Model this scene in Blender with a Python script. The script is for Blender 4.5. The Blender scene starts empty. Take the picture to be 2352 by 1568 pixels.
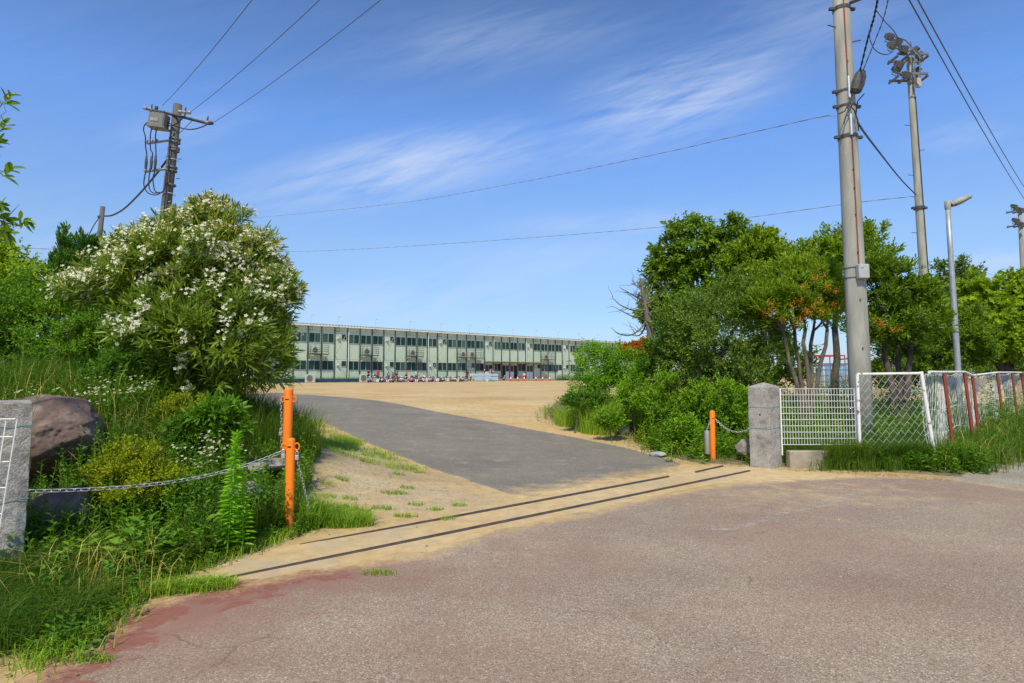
import bpy, math, random
import numpy as np
from mathutils import Vector, Matrix
R = math.radians
rng = np.random.default_rng(7)
random.seed(5)
C = bpy.context.scene.collection
S = bpy.context.scene

# ------------------------------------------------------------------ camera
F, CX, PY, HOR, EYE = 1400.0, 1176.0, 751.0, 861.0, 1.5
TH = math.atan((HOR - PY) / F)
cd = bpy.data.cameras.new('camera'); cam = bpy.data.objects.new('camera', cd); C.objects.link(cam)
cam.location = (0, 0, EYE); cam.rotation_euler = (math.pi / 2 + TH, 0, 0)
cd.sensor_width = 36; cd.lens = F / 2352 * 36; cd.shift_y = (PY - 784) / 2352
cd.clip_start = .05; cd.clip_end = 5000
S.camera = cam
# ------------------------------------------------------------------ light
SUN_EL, SUN_AZ = 52, 192           # azimuth clockwise from +Y: behind the camera, to its left
w = bpy.data.worlds.new('World'); S.world = w; w.use_nodes = True
sun = bpy.data.lights.new('sun', 'SUN'); sun.energy = 4.4; sun.angle = R(4); sun.color = (1, .935, .72)
so = bpy.data.objects.new('sun', sun); C.objects.link(so)
a, e = R(SUN_AZ), R(SUN_EL)
sdir = Vector((math.sin(a) * math.cos(e), math.cos(a) * math.cos(e), math.sin(e)))
so.rotation_euler = (-sdir).to_track_quat('-Z', 'Y').to_euler(); so.location = (0, 0, 50)
SKY_STRENGTH = .15
S.view_settings.view_transform = 'Standard'; S.view_settings.look = 'None'
S.view_settings.exposure = 0.0; S.view_settings.gamma = 1
S.cycles.max_bounces = 9; S.cycles.diffuse_bounces = 5; S.cycles.transmission_bounces = 6
S.cycles.transparent_max_bounces = 8; S.cycles.use_denoising = True
S.cycles.use_adaptive_sampling = True; S.cycles.adaptive_threshold = .012


def nd(nt, t, **k):
    n = nt.nodes.new(t)
    for a_, v in k.items(): setattr(n, a_, v)
    return n


def ramp(nt, stops, interp='LINEAR'):
    n = nt.nodes.new('ShaderNodeValToRGB'); cr = n.color_ramp; cr.interpolation = interp
    while len(cr.elements) < len(stops): cr.elements.new(.5)
    for el, (p, c) in zip(cr.elements, stops):
        el.position = p; el.color = (c[0], c[1], c[2], 1) if hasattr(c, '__len__') else (c, c, c, 1)
    return n


def mixc(nt, fac, a_, b_, bt='MIX'):
    n = nt.nodes.new('ShaderNodeMix'); n.data_type = 'RGBA'; n.blend_type = bt
    for sk, v in ((n.inputs[0], fac), (n.inputs[6], a_), (n.inputs[7], b_)):
        if hasattr(v, 'is_output'): nt.links.new(v, sk)
        elif hasattr(v, '__len__'): sk.default_value = (v[0], v[1], v[2], 1)
        else: sk.default_value = v
    return n.outputs[2]


def math_(nt, op, a_, b_=0.0, clamp=False):
    n = nt.nodes.new('ShaderNodeMath'); n.operation = op; n.use_clamp = clamp
    for sk, v in ((n.inputs[0], a_), (n.inputs[1], b_)):
        if hasattr(v, 'is_output'): nt.links.new(v, sk)
        else: sk.default_value = v
    return n.outputs[0]


def noise(nt, vec, scale, detail=4, rough=.55, dist=0):
    n = nt.nodes.new('ShaderNodeTexNoise'); n.inputs['Scale'].default_value = scale
    n.inputs['Detail'].default_value = detail; n.inputs['Roughness'].default_value = rough
    n.inputs['Distortion'].default_value = dist
    if vec is not None: nt.links.new(vec, n.inputs['Vector'])
    return n.outputs['Fac']


# sky with wisps of cirrus
nt = w.node_tree; nt.nodes.clear()
out = nd(nt, 'ShaderNodeOutputWorld'); bg = nd(nt, 'ShaderNodeBackground'); nt.links.new(bg.outputs[0], out.inputs[0])
bg.inputs[1].default_value = SKY_STRENGTH
sky = nd(nt, 'ShaderNodeTexSky', sky_type='NISHITA', sun_disc=False)
sky.sun_elevation = R(SUN_EL); sky.sun_rotation = R(SUN_AZ); sky.air_density = 1.0; sky.dust_density = .3; sky.ozone_density = 3.0
tc = nd(nt, 'ShaderNodeTexCoord')
sx = nd(nt, 'ShaderNodeSeparateXYZ'); nt.links.new(tc.outputs['Generated'], sx.inputs[0])
yy = math_(nt, 'MAXIMUM', sx.outputs[1], .04)
su = math_(nt, 'DIVIDE', sx.outputs[0], yy); sv = math_(nt, 'DIVIDE', sx.outputs[2], yy)
cx_ = nd(nt, 'ShaderNodeCombineXYZ'); nt.links.new(su, cx_.inputs[0]); nt.links.new(sv, cx_.inputs[1])


def cloud_uv(rot, sc):
    mp = nd(nt, 'ShaderNodeMapping'); mp.vector_type = 'TEXTURE'; mp.inputs['Rotation'].default_value = (0, 0, R(rot)); mp.inputs['Scale'].default_value = (sc[0], sc[1], 1)
    nt.links.new(cx_.outputs[0], mp.inputs[0]); return mp.outputs[0]


def patch(u, v, ru, rv, rot, amp, pw=1.0):
    """a soft elliptical bank of cirrus at direction (u, v) = (x/y, z/y)"""
    mp = nd(nt, 'ShaderNodeMapping'); mp.vector_type = 'TEXTURE'; mp.inputs['Location'].default_value = (u, v, 0); mp.inputs['Rotation'].default_value = (0, 0, R(rot)); mp.inputs['Scale'].default_value = (ru * .88, rv * .88, 1)
    nt.links.new(cx_.outputs[0], mp.inputs[0]); ln = nd(nt, 'ShaderNodeVectorMath', operation='LENGTH'); nt.links.new(mp.outputs[0], ln.inputs[0])
    r_ = ramp(nt, [(0, amp), (1, 0)], 'EASE'); nt.links.new(ln.outputs['Value'], r_.inputs[0]); return r_.outputs[0]


tot = None
for a_ in ((.28, .47, .30, .13, 14, 1.0), (-.20, .345, .44, .10, 11, .95), (.12, .37, .22, .06, 8, .25), (-.05, .57, .40, .10, 6, .30), (.18, .255, .32, .035, 3, .45), (-.22, .12, .45, .07, 4, .55), (.80, .185, .30, .05, 2, .55), (-.75, .22, .30, .06, 8, .35), (.50, .60, .30, .12, 10, .30), (.05, .19, .30, .05, 6, .4), (-.55, .42, .2, .06, 10, .25), (.75, .40, .15, .05, 8, .3)):
    q = patch(*a_); tot = q if tot is None else math_(nt, 'ADD', tot, q)
n1_ = noise(nt, cloud_uv(14, (.30, .032)), 1.0, 8, .66, .5); n2_ = noise(nt, cloud_uv(26, (.16, .022)), 1.0, 7, .62, .4); n3_ = noise(nt, cloud_uv(8, (.5, .2)), 1.0, 4, .5, .2)
st = math_(nt, 'ADD', math_(nt, 'MULTIPLY', n1_, .5), math_(nt, 'ADD', math_(nt, 'MULTIPLY', n2_, .3), math_(nt, 'MULTIPLY', n3_, .35)))
rs = ramp(nt, [(.44, 0), (.74, 1)]); nt.links.new(st, rs.inputs[0])
cm = math_(nt, 'ADD', math_(nt, 'MULTIPLY', math_(nt, 'MULTIPLY', tot, rs.outputs[0]), .85), math_(nt, 'MULTIPLY', rs.outputs[0], .05), True)
tint = ramp(nt, [(.0, (.50, .60, .85)), (.12, (.68, .77, .95)), (.20, (.86, .94, 1.06)), (.38, (.80, 1.06, 1.42)), (.55, (.64, .82, 1.06)), (1, (.7, .85, 1.05))]); nt.links.new(sx.outputs[2], tint.inputs[0])
base = mixc(nt, 1, sky.outputs[0], tint.outputs[0], 'MULTIPLY')
skc = mixc(nt, cm, base, (4.6, 5.2, 6.4))
nt.links.new(skc, bg.inputs[0])

# ------------------------------------------------------------------ pixel helpers (photo coordinates, 2352 wide)
cosT, sinT = math.cos(TH), math.sin(TH)


def ray(px, py):
    u, v = (px - CX) / F, -(py - PY) / F
    return np.array([u, cosT - v * sinT, sinT + v * cosT])


def p3(px, py, D):
    d = ray(px, py)
    return np.array([0, 0, EYE]) + d * (D / d[1])


YARD = .58
GA = np.array([-2.07, 4.6]); GU = np.array([.767, .642]); GN = np.array([-.642, .767])


def hbase(x, y):
    s = (x - GA[0]) * GN[0] + (y - GA[1]) * GN[1]
    t = np.clip((s - .8) / 15, 0, 1)
    return YARD * t * t * (3 - 2 * t)


BUMPS = [(-5.6, 7.6, 2.0, 2.3, .95), (-7.5, 10, 3, 4, .5), (-3.3, 8.6, 1.3, 1.6, .3), (5.0, 15.5, 2.6, 2.6, .45), (8.5, 15, 3, 2.5, .25)]


def H(x, y):
    z = hbase(x, y)
    for bx, by, rx, ry, h in BUMPS:
        z = z + h * np.exp(-((x - bx) / rx) ** 2 - ((y - by) / ry) ** 2)
    return z


def gp(px, py, h=hbase):
    d = ray(px, py); D = np.concatenate([np.arange(1.5, 30, .01), np.arange(30, 300, .1)])
    P = np.array([0, 0, EYE])[None] + d[None] / d[1] * D[:, None]
    k = np.argmax(P[:, 2] <= h(P[:, 0], P[:, 1]))
    return P[k]


def poly(pts, h=hbase): return np.array([gp(x, y, h)[:2] for x, y in pts])


def inside(poly_, x, y):
    r = np.zeros(x.shape, bool); n = len(poly_)
    for i in range(n):
        x1, y1 = poly_[i]; x2, y2 = poly_[(i + 1) % n]
        c = ((y1 > y) != (y2 > y)) & (x < (x2 - x1) * (y - y1) / (y2 - y1 + 1e-12) + x1)
        r ^= c
    return r


def pdist(poly_, x, y, closed=True):
    d = np.full(x.shape, 1e9); n = len(poly_)
    for i in range(n if closed else n - 1):
        a_, b_ = poly_[i], poly_[(i + 1) % n]
        ab = b_ - a_; t = np.clip(((x - a_[0]) * ab[0] + (y - a_[1]) * ab[1]) / (ab @ ab + 1e-12), 0, 1)
        d = np.minimum(d, np.hypot(x - a_[0] - t * ab[0], y - a_[1] - t * ab[1]))
    return d


# ------------------------------------------------------------------ mesh builder
def tag(o, label=None, cat=None, group=None, kind=None):
    if label: o['label'] = label
    if cat: o['category'] = cat
    if group: o['group'] = group
    if kind: o['kind'] = kind
    return o


def empty(name, loc=(0, 0, 0), rz=0):
    o = bpy.data.objects.new(name, None); C.objects.link(o); o.location = [float(v) for v in loc]; o.rotation_euler = (0, 0, rz)
    o.empty_display_size = .1
    return o


def rot_to(d):
    return np.array(Vector([float(v) for v in d]).to_track_quat('Z', 'Y').to_matrix())


class MB:
    def __init__(s): s.v = []; s.f = []; s.n = 0; s.m = []

    def add(s, V, Fc, m=0):
        V = np.asarray(V, float).reshape(-1, 3); s.v.append(V)
        Fc = np.asarray(Fc, int); s.f.append(Fc + s.n); s.m.append(np.full(len(Fc), m)); s.n += len(V)
        return s

    def box(s, c, size, rz=0, M=None, m=0, bev=0):
        sx_, sy_, sz_ = [q / 2 for q in size]
        if bev:
            b = bev; V = []; 
            for z, k in ((-sz_, b), (-sz_ + b, 0), (sz_ - b, 0), (sz_, b)):
                X, Y = sx_ - k, sy_ - k
                V += [(-X + b, -Y, z), (X - b, -Y, z), (X, -Y + b, z), (X, Y - b, z), (X - b, Y, z), (-X + b, Y, z), (-X, Y - b, z), (-X, -Y + b, z)]
            V = np.array(V); Q = []
            for r_ in range(3):
                for i in range(8):
                    j = (i + 1) % 8; Q.append((r_ * 8 + i, r_ * 8 + j, r_ * 8 + 8 + j, r_ * 8 + 8 + i))
            T = [(0, 7, 6, 1), (1, 6, 5, 2), (2, 5, 4, 3)]; Q += [(a_, b_, c_, d_) for a_, b_, c_, d_ in T]
            Q += [(24 + a_, 24 + d_, 24 + c_, 24 + b_) for a_, b_, c_, d_ in T]
            Fc = Q
        else:
            V = np.array([(x, y, z) for z in (-sz_, sz_) for x, y in ((-sx_, -sy_), (sx_, -sy_), (sx_, sy_), (-sx_, sy_))])
            Fc = [(3, 2, 1, 0), (4, 5, 6, 7), (0, 1, 5, 4), (1, 2, 6, 5), (2, 3, 7, 6), (3, 0, 4, 7)]
        if rz:
            c_, s_ = math.cos(rz), math.sin(rz); V = V @ np.array([[c_, -s_, 0], [s_, c_, 0], [0, 0, 1]]).T
        if M is not None: V = V @ np.asarray(M).T
        return s.add(V + np.asarray(c, float), Fc, m)

    def tube(s, pts, rad, sides=6, closed=False, cap=True, m=0):
        P = np.asarray(pts, float); n = len(P); rad = np.broadcast_to(np.asarray(rad, float), (n,))
        T = np.empty_like(P)
        if closed: T[:] = np.roll(P, -1, 0) - np.roll(P, 1, 0)
        else: T[1:-1] = P[2:] - P[:-2]; T[0] = P[1] - P[0]; T[-1] = P[-1] - P[-2]
        T /= np.linalg.norm(T, axis=1, keepdims=True) + 1e-12
        u = np.cross(T[0], (0, 0, 1) if abs(T[0][2]) < .9 else (1, 0, 0)); u /= np.linalg.norm(u)
        V = []; ang = np.arange(sides) / sides * 2 * math.pi
        for i in range(n):
            u = u - T[i] * (u @ T[i]); u /= np.linalg.norm(u) + 1e-12; v = np.cross(T[i], u)
            V.append(P[i] + rad[i] * (np.cos(ang)[:, None] * u + np.sin(ang)[:, None] * v))
        V = np.concatenate(V); Q = []; st = s.n
        for i in range(n if closed else n - 1):
            a0, b0 = i * sides, ((i + 1) % n) * sides
            for k in range(sides):
                l = (k + 1) % sides; Q.append((a0 + k, a0 + l, b0 + l, b0 + k))
        s.add(V, Q, m)
        if cap and not closed:
            for i0, c, sg in ((0, P[0], -1), ((n - 1) * sides, P[-1], 1)):
                q = s.n; s.v.append(np.array([c])); s.n += 1; tri = []
                for k in range(sides):
                    l = (k + 1) % sides
                    tri.append((st + i0 + l, st + i0 + k, q) if sg < 0 else (st + i0 + k, st + i0 + l, q))
                s.f.append(np.array(tri)); s.m.append(np.full(len(tri), m))
        return s

    def lathe(s, c, prof, sides=16, axis=(0, 0, 1), m=0, wob=0):
        pts = np.array([(0, 0, h) for r_, h in prof]); Mx = rot_to(axis)
        V = []; ang = np.arange(sides) / sides * 2 * math.pi
        for r_, h in prof:
            V.append(np.stack([r_ * np.cos(ang), r_ * np.sin(ang), np.full(sides, h)], 1))
        V = np.concatenate(V)
        Q = [(i * sides + k, i * sides + (k + 1) % sides, (i + 1) * sides + (k + 1) % sides, (i + 1) * sides + k) for i in range(len(prof) - 1) for k in range(sides)]
        return s.add(V @ Mx.T + np.asarray(c, float), Q, m)

    def ell(s, c, r_, nu=12, nv=8, M=None, m=0):
        th = np.linspace(.02, math.pi - .02, nv); prof = []
        V = np.array([(math.sin(t) * math.cos(p), math.sin(t) * math.sin(p), math.cos(t)) for t in th for p in np.arange(nu) / nu * 2 * math.pi])
        V = V * np.asarray(r_, float)
        if M is not None: V = V @ np.asarray(M).T
        Q = [(i * nu + k, (i + 1) * nu + k, (i + 1) * nu + (k + 1) % nu, i * nu + (k + 1) % nu) for i in range(nv - 1) for k in range(nu)]
        return s.add(V + np.asarray(c, float), Q, m)

    def build(s, name, mats, parent=None, smooth=False, attrs=None):
        me = bpy.data.meshes.new(name)
        if s.n:
            V = np.concatenate(s.v); me.vertices.add(len(V)); me.vertices.foreach_set('co', V.astype(np.float32).ravel())
            li = np.concatenate([f.ravel() for f in s.f]); cnt = np.concatenate([np.full(len(f), f.shape[1]) for f in s.f if len(f)])
            me.loops.add(len(li)); me.loops.foreach_set('vertex_index', li.astype(np.int32))
            me.polygons.add(len(cnt)); st = np.concatenate([[0], np.cumsum(cnt)[:-1]])
            me.polygons.foreach_set('loop_start', st.astype(np.int32))
            me.polygons.foreach_set('material_index', np.concatenate(s.m).astype(np.int32))
            me.polygons.foreach_set('use_smooth', np.full(len(cnt), smooth))
            if attrs:
                for k, v in attrs.items():
                    at = me.attributes.new(k, 'FLOAT', 'POINT'); at.data.foreach_set('value', np.asarray(v, np.float32))
            me.update(calc_edges=True); me.validate()
        for m_ in (mats if isinstance(mats, (list, tuple)) else [mats]): me.materials.append(m_)
        o = bpy.data.objects.new(name, me); C.objects.link(o)
        if parent is not None: o.parent = parent
        return o


def grid(x, y, hf, keep=None):
    X, Y = np.meshgrid(x, y); Z = hf(X, Y); nx, ny = len(x), len(y)
    idx = np.arange(nx * ny).reshape(ny, nx)
    Q = np.stack([idx[:-1, :-1], idx[:-1, 1:], idx[1:, 1:], idx[1:, :-1]], -1).reshape(-1, 4)
    V = np.stack([X, Y, Z], -1).reshape(-1, 3)
    if keep is not None:
        c = V[Q].mean(1); Q = Q[keep(c[:, 0], c[:, 1])]
        u, inv = np.unique(Q, return_inverse=True); V = V[u]; Q = inv.reshape(-1, 4)
    return V, Q


# ------------------------------------------------------------------ materials
def newmat(name):
    m = bpy.data.materials.new(name); m.use_nodes = True; nt = m.node_tree
    b = nt.nodes['Principled BSDF']; return m, nt, b


def mat(name, col, rough=.6, var=.2, scale=6., col2=None, bump=0., bscale=40., metal=0., stretch=None, spec=.4, thr=None):
    m, nt, b = newmat(name); b.inputs['Roughness'].default_value = rough; b.inputs['Metallic'].default_value = metal
    b.inputs['Specular IOR Level'].default_value = spec
    t = nd(nt, 'ShaderNodeTexCoord'); v = t.outputs['Object']
    if stretch:
        mp = nd(nt, 'ShaderNodeMapping'); mp.inputs['Scale'].default_value = stretch; nt.links.new(v, mp.inputs[0]); v = mp.outputs[0]
    n = noise(nt, v, scale, 6, .6)
    c2 = col2 if col2 is not None else tuple(q * (1 - var) for q in col)
    c1 = col if col2 is not None else tuple(min(q * (1 + var), .95) for q in col)
    rp = ramp(nt, [(thr[0] if thr else .32, c2), (thr[1] if thr else .68, c1)]); nt.links.new(n, rp.inputs[0]); nt.links.new(rp.outputs[0], b.inputs['Base Color'])
    if bump:
        n2 = noise(nt, v, bscale, 5, .6); bp = nd(nt, 'ShaderNodeBump'); bp.inputs['Strength'].default_value = bump
        bp.inputs['Distance'].default_value = .02; nt.links.new(n2, bp.inputs['Height']); nt.links.new(bp.outputs[0], b.inputs['Normal'])
    return m


def leafmat(name, cols, trans=.35, rough=.5, spec=.25, nscale=.9, namt=.45):
    m, nt, b = newmat(name)
    g = nd(nt, 'ShaderNodeNewGeometry'); t = nd(nt, 'ShaderNodeTexCoord')
    n = noise(nt, t.outputs['Object'], nscale, 3, .5)
    f = math_(nt, 'ADD', math_(nt, 'MULTIPLY', g.outputs['Random Per Island'], 1 - namt), math_(nt, 'MULTIPLY', math_(nt, 'SUBTRACT', math_(nt, 'MULTIPLY', n, 2.2), .6), namt), True)
    cols = [(c_[0] * 2.4, c_[1] * 2.3, c_[2] * 1.15) if c_[1] < .3 else c_ for c_ in cols]; k = len(cols); rp = ramp(nt, [(i / (k - 1), c) for i, c in enumerate(cols)]); nt.links.new(f, rp.inputs[0])
    nt.links.new(rp.outputs[0], b.inputs['Base Color']); b.inputs['Roughness'].default_value = rough; b.inputs['Specular IOR Level'].default_value = spec
    tr = nd(nt, 'ShaderNodeBsdfTranslucent')
    nt.links.new(mixc(nt, 1.0, rp.outputs[0], (1.35, 1.4, .6), 'MULTIPLY'), tr.inputs[0])
    mx = nd(nt, 'ShaderNodeMixShader'); mx.inputs[0].default_value = trans
    nt.links.new(b.outputs[0], mx.inputs[1]); nt.links.new(tr.outputs[0], mx.inputs[2])
    nt.links.new(mx.outputs[0], nt.nodes['Material Output'].inputs[0])
    return m


def sand_nodes(nt):
    """sandy soil colour and its height, in world metres"""
    t = nd(nt, 'ShaderNodeTexCoord'); v = t.outputs['Object']
    n1 = noise(nt, v, .35, 6, .6); n2 = noise(nt, v, 6, 6, .65); n3 = noise(nt, v, 90, 3, .7)
    r = ramp(nt, [(.3, (.50, .335, .15)), (.5, (.555, .40, .205)), (.7, (.61, .465, .27))]); nt.links.new(n1, r.inputs[0])
    r2 = ramp(nt, [(.3, (.78, .76, .74)), (.6, (1.05, 1.03, 1.0))]); nt.links.new(n2, r2.inputs[0])
    c = mixc(nt, 1, r.outputs[0], r2.outputs[0], 'MULTIPLY')
    r3 = ramp(nt, [(.25, .6), (.5, 1.0), (.75, 1.2)]); nt.links.new(n3, r3.inputs[0])
    c = mixc(nt, .6, c, r3.outputs[0], 'MULTIPLY')
    return v, c, n3


def attr(nt, name): return nd(nt, 'ShaderNodeAttribute', attribute_name=name).outputs['Fac']


def bumped(nt, b, h, strength=.3, dist=.01):
    bp = nd(nt, 'ShaderNodeBump'); bp.inputs['Strength'].default_value = strength; bp.inputs['Distance'].default_value = dist
    nt.links.new(h, bp.inputs['Height']); nt.links.new(bp.outputs[0], b.inputs['Normal'])


# ground: sand, with grey grit beside the drive (attribute) and weedy green film (attribute)
m_ground, nt, b = newmat('sandy_ground'); b.inputs['Roughness'].default_value = .95; b.inputs['Specular IOR Level'].default_value = .1
v, sc, n3 = sand_nodes(nt)
vo = nd(nt, 'ShaderNodeTexVoronoi'); vo.inputs['Scale'].default_value = 55; nt.links.new(v, vo.inputs[0])
vr = ramp(nt, [(0, (.13, .12, .11)), (.35, (.28, .25, .21)), (.7, (.42, .37, .29)), (1, (.52, .46, .36))]); 
sp = nd(nt, 'ShaderNodeSeparateColor'); nt.links.new(vo.outputs['Color'], sp.inputs[0]); nt.links.new(sp.outputs[0], vr.inputs[0])
gm = math_(nt, 'MULTIPLY', math_(nt, 'MULTIPLY', attr(nt, 'grit'), .62), math_(nt, 'MULTIPLY', math_(nt, 'SUBTRACT', noise(nt, v, 2.2, 6, .7), .22), 2.2), True)
c = mixc(nt, gm, sc, vr.outputs[0])
wet = ramp(nt, [(.50, 1.0), (.62, .72)]); mpw = nd(nt, 'ShaderNodeMapping'); mpw.inputs['Rotation'].default_value = (0, 0, R(-43)); mpw.inputs['Scale'].default_value = (.25, 1.2, 1)
nt.links.new(v, mpw.inputs[0]); nt.links.new(noise(nt, mpw.outputs[0], .5, 6, .6), wet.inputs[0])
c = mixc(nt, .5, c, wet.outputs[0], 'MULTIPLY')
gf = math_(nt, 'MULTIPLY', attr(nt, 'green'), math_(nt, 'MULTIPLY', math_(nt, 'SUBTRACT', noise(nt, v, 5, 6, .7), .3), 3), True)
c = mixc(nt, gf, c, (.07, .09, .025))
nt.links.new(c, b.inputs['Base Color']); bumped(nt, b, n3, .5, .006)


def asphalt(name, stops, scale, dust_attr, red=False):
    m, nt, b = newmat(name); b.inputs['Roughness'].default_value = .9; b.inputs['Specular IOR Level'].default_value = .2
    v, sc, n3 = sand_nodes(nt)
    vo = nd(nt, 'ShaderNodeTexVoronoi'); vo.inputs['Scale'].default_value = scale; nt.links.new(v, vo.inputs[0])
    sp = nd(nt, 'ShaderNodeSeparateColor'); nt.links.new(vo.outputs['Color'], sp.inputs[0])
    r = ramp(nt, stops); nt.links.new(sp.outputs[0], r.inputs[0])
    big = noise(nt, v, .8, 7, .65, .5); rb = ramp(nt, [(.3, (.89, .85, .83)), (.5, (1.02, 1.005, .985)), (.68, (1.15, 1.14, 1.08))]); nt.links.new(big, rb.inputs[0])
    c = mixc(nt, 1, r.outputs[0], rb.outputs[0], 'MULTIPLY')
    if not red:
        tr_ = nd(nt, 'ShaderNodeMapping'); tr_.inputs['Rotation'].default_value = (0, 0, R(52)); tr_.inputs['Scale'].default_value = (.06, 1.1, 1); nt.links.new(v, tr_.inputs[0])
        tk = ramp(nt, [(.35, (.90, .90, .90)), (.65, (1.09, 1.085, 1.07))]); nt.links.new(noise(nt, tr_.outputs[0], 1.4, 5, .65), tk.inputs[0]); c = mixc(nt, .9, c, tk.outputs[0], 'MULTIPLY')
    if red:
        pk = ramp(nt, [(.42, 0), (.62, 1)]); nt.links.new(noise(nt, v, .55, 4, .55), pk.inputs[0])
        c = mixc(nt, math_(nt, 'MULTIPLY', math_(nt, 'ADD', pk.outputs[0], .25), math_(nt, 'ADD', .28, math_(nt, 'MULTIPLY', attr(nt, 'pink'), .75))), c, (.27, .145, .11))
        rn = math_(nt, 'MULTIPLY', math_(nt, 'SUBTRACT', noise(nt, v, 3.2, 9, .75, .6), .5), 2.6)
        rd = ramp(nt, [(.50, 0), (.62, .85)]); nt.links.new(math_(nt, 'ADD', attr(nt, 'red'), rn), rd.inputs[0])
        c = mixc(nt, rd.outputs[0], c, mixc(nt, noise(nt, v, 30, 4, .7), (.20, .068, .05), (.30, .125, .095)))
        ck = nd(nt, 'ShaderNodeTexVoronoi', feature='DISTANCE_TO_EDGE'); ck.inputs['Scale'].default_value = .55; wv = nd(nt, 'ShaderNodeMix', data_type='VECTOR'); nt.links.new(v, wv.inputs[4])
        nz = nd(nt, 'ShaderNodeTexNoise'); nz.inputs['Scale'].default_value = 2.5; nz.inputs['Detail'].default_value = 6; nt.links.new(v, nz.inputs['Vector']); nt.links.new(nz.outputs['Color'], wv.inputs[5]); wv.inputs[0].default_value = .22
        nt.links.new(wv.outputs[1], ck.inputs['Vector'])
        cr = ramp(nt, [(.001, 1), (.0045, 0)]); nt.links.new(ck.outputs['Distance'], cr.inputs[0]); cg = ramp(nt, [(.54, 0), (.62, .5)]); nt.links.new(noise(nt, v, .7, 4, .6), cg.inputs[0])
        c = mixc(nt, math_(nt, 'MULTIPLY', cr.outputs[0], cg.outputs[0]), c, (.10, .065, .05))
        tr_ = nd(nt, 'ShaderNodeMapping'); tr_.inputs['Rotation'].default_value = (0, 0, R(-42)); tr_.inputs['Scale'].default_value = (.08, .9, 1); nt.links.new(v, tr_.inputs[0])
        tk = ramp(nt, [(.38, (.86, .85, .85)), (.6, (1.06, 1.06, 1.05))]); nt.links.new(noise(nt, tr_.outputs[0], 1.6, 4, .6), tk.inputs[0]); c = mixc(nt, .4, c, tk.outputs[0], 'MULTIPLY')
    du = math_(nt, 'ADD', attr(nt, dust_attr), math_(nt, 'MULTIPLY', math_(nt, 'SUBTRACT', noise(nt, v, 3.0, 8, .7), .5), 1.5))
    du = math_(nt, 'ADD', du, math_(nt, 'MULTIPLY', math_(nt, 'SUBTRACT', noise(nt, v, 40, 3, .7), .5), .8))
    dr = ramp(nt, [(.3, 0), (.95, 1)]); nt.links.new(du, dr.inputs[0])
    c = mixc(nt, dr.outputs[0], c, sc)
    nt.links.new(c, b.inputs['Base Color']); bumped(nt, b, vo.outputs['Distance'], .35, .004)
    return m


m_road = asphalt('worn_pink_asphalt', [(0, (.15, .115, .09)), (.25, (.255, .195, .148)), (.6, (.32, .25, .192)), (.88, (.38, .31, .245)), (.97, (.49, .44, .38)), (1, (.58, .54, .48))], 140, 'dust', True)
m_grey = asphalt('pale_grey_asphalt', [(0, (.17, .15, .125)), (.5, (.29, .26, .215)), (1, (.42, .38, .32))], 120, 'dust')
m_drive = asphalt('drive_asphalt', [(0, (.125, .113, .097)), (.5, (.19, .172, .148)), (1, (.275, .253, .218))], 110, 'dust')
m_granite = mat('granite', (.52, .49, .45), .85, .0, 60, (.24, .225, .21), .5, 70)
nt = m_granite.node_tree; b = nt.nodes['Principled BSDF']; t = nd(nt, 'ShaderNodeTexCoord')
st_ = ramp(nt, [(.40, (1.05, 1.04, 1.02)), (.56, (.82, .79, .76)), (.68, (.46, .42, .39))]); nt.links.new(noise(nt, t.outputs['Object'], 4, 6, .7), st_.inputs[0])
gz = nd(nt, 'ShaderNodeSeparateXYZ'); nt.links.new(t.outputs['Object'], gz.inputs[0])
old = b.inputs['Base Color'].links[0].from_socket
nt.links.new(mixc(nt, .95, old, st_.outputs[0], 'MULTIPLY'), b.inputs['Base Color'])
m_conc = mat('concrete_pole', (.40, .39, .335), .85, 0, 1.3, (.235, .225, .19), .15, 30, stretch=(4, 4, .7))
m_conc_d = mat('backlit_concrete_pole', (.13, .125, .118), .85, 0, 1.2, (.085, .083, .08), .1, 30, stretch=(4, 4, .8))  # backlit darkness of the left poles is put into this colour
m_kerb = mat('old_concrete', (.42, .35, .27), .9, 0, 5, (.25, .21, .16), .4, 30)
m_orange = mat('orange_paint', (.95, .215, .008), .42, 0, 7, (.80, .16, .008), bump=.04, thr=(.3, .45))
nt = m_orange.node_tree; b = nt.nodes['Principled BSDF']; t = nd(nt, 'ShaderNodeTexCoord'); sz_o = nd(nt, 'ShaderNodeSeparateXYZ'); nt.links.new(t.outputs['Object'], sz_o.inputs[0])
gr = ramp(nt, [(.42, 0), (.60, .8)]); nt.links.new(math_(nt, 'ADD', noise(nt, t.outputs['Object'], 14, 6, .7), math_(nt, 'MULTIPLY', math_(nt, 'SUBTRACT', .12, sz_o.outputs[2]), 1.0, True)), gr.inputs[0])
mps = nd(nt, 'ShaderNodeMapping'); mps.inputs['Scale'].default_value = (9, 9, 2.2); nt.links.new(t.outputs['Object'], mps.inputs[0])
sc_ = ramp(nt, [(.64, 0), (.70, .75)]); nt.links.new(noise(nt, mps.outputs[0], 3.0, 7, .75), sc_.inputs[0])
c_o = mixc(nt, sc_.outputs[0], b.inputs['Base Color'].links[0].from_socket, (.52, .16, .045)); low = ramp(nt, [(.05, 1), (.30, 0)]); nt.links.new(sz_o.outputs[2], low.inputs[0])
nt.links.new(mixc(nt, math_(nt, 'MULTIPLY', gr.outputs[0], low.outputs[0]), c_o, (.24, .15, .08)), b.inputs['Base Color'])
m_steel = mat('galvanised_steel', (.55, .56, .57), .42, .15, 20, metal=.6)
m_zinc = mat('grey_galvanised_pole', (.44, .46, .48), .5, 0, 8, (.30, .32, .34), metal=.4, stretch=(2, 2, .6))
m_dark = mat('dark_iron', (.06, .06, .058), .6, .3, 20)
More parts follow.
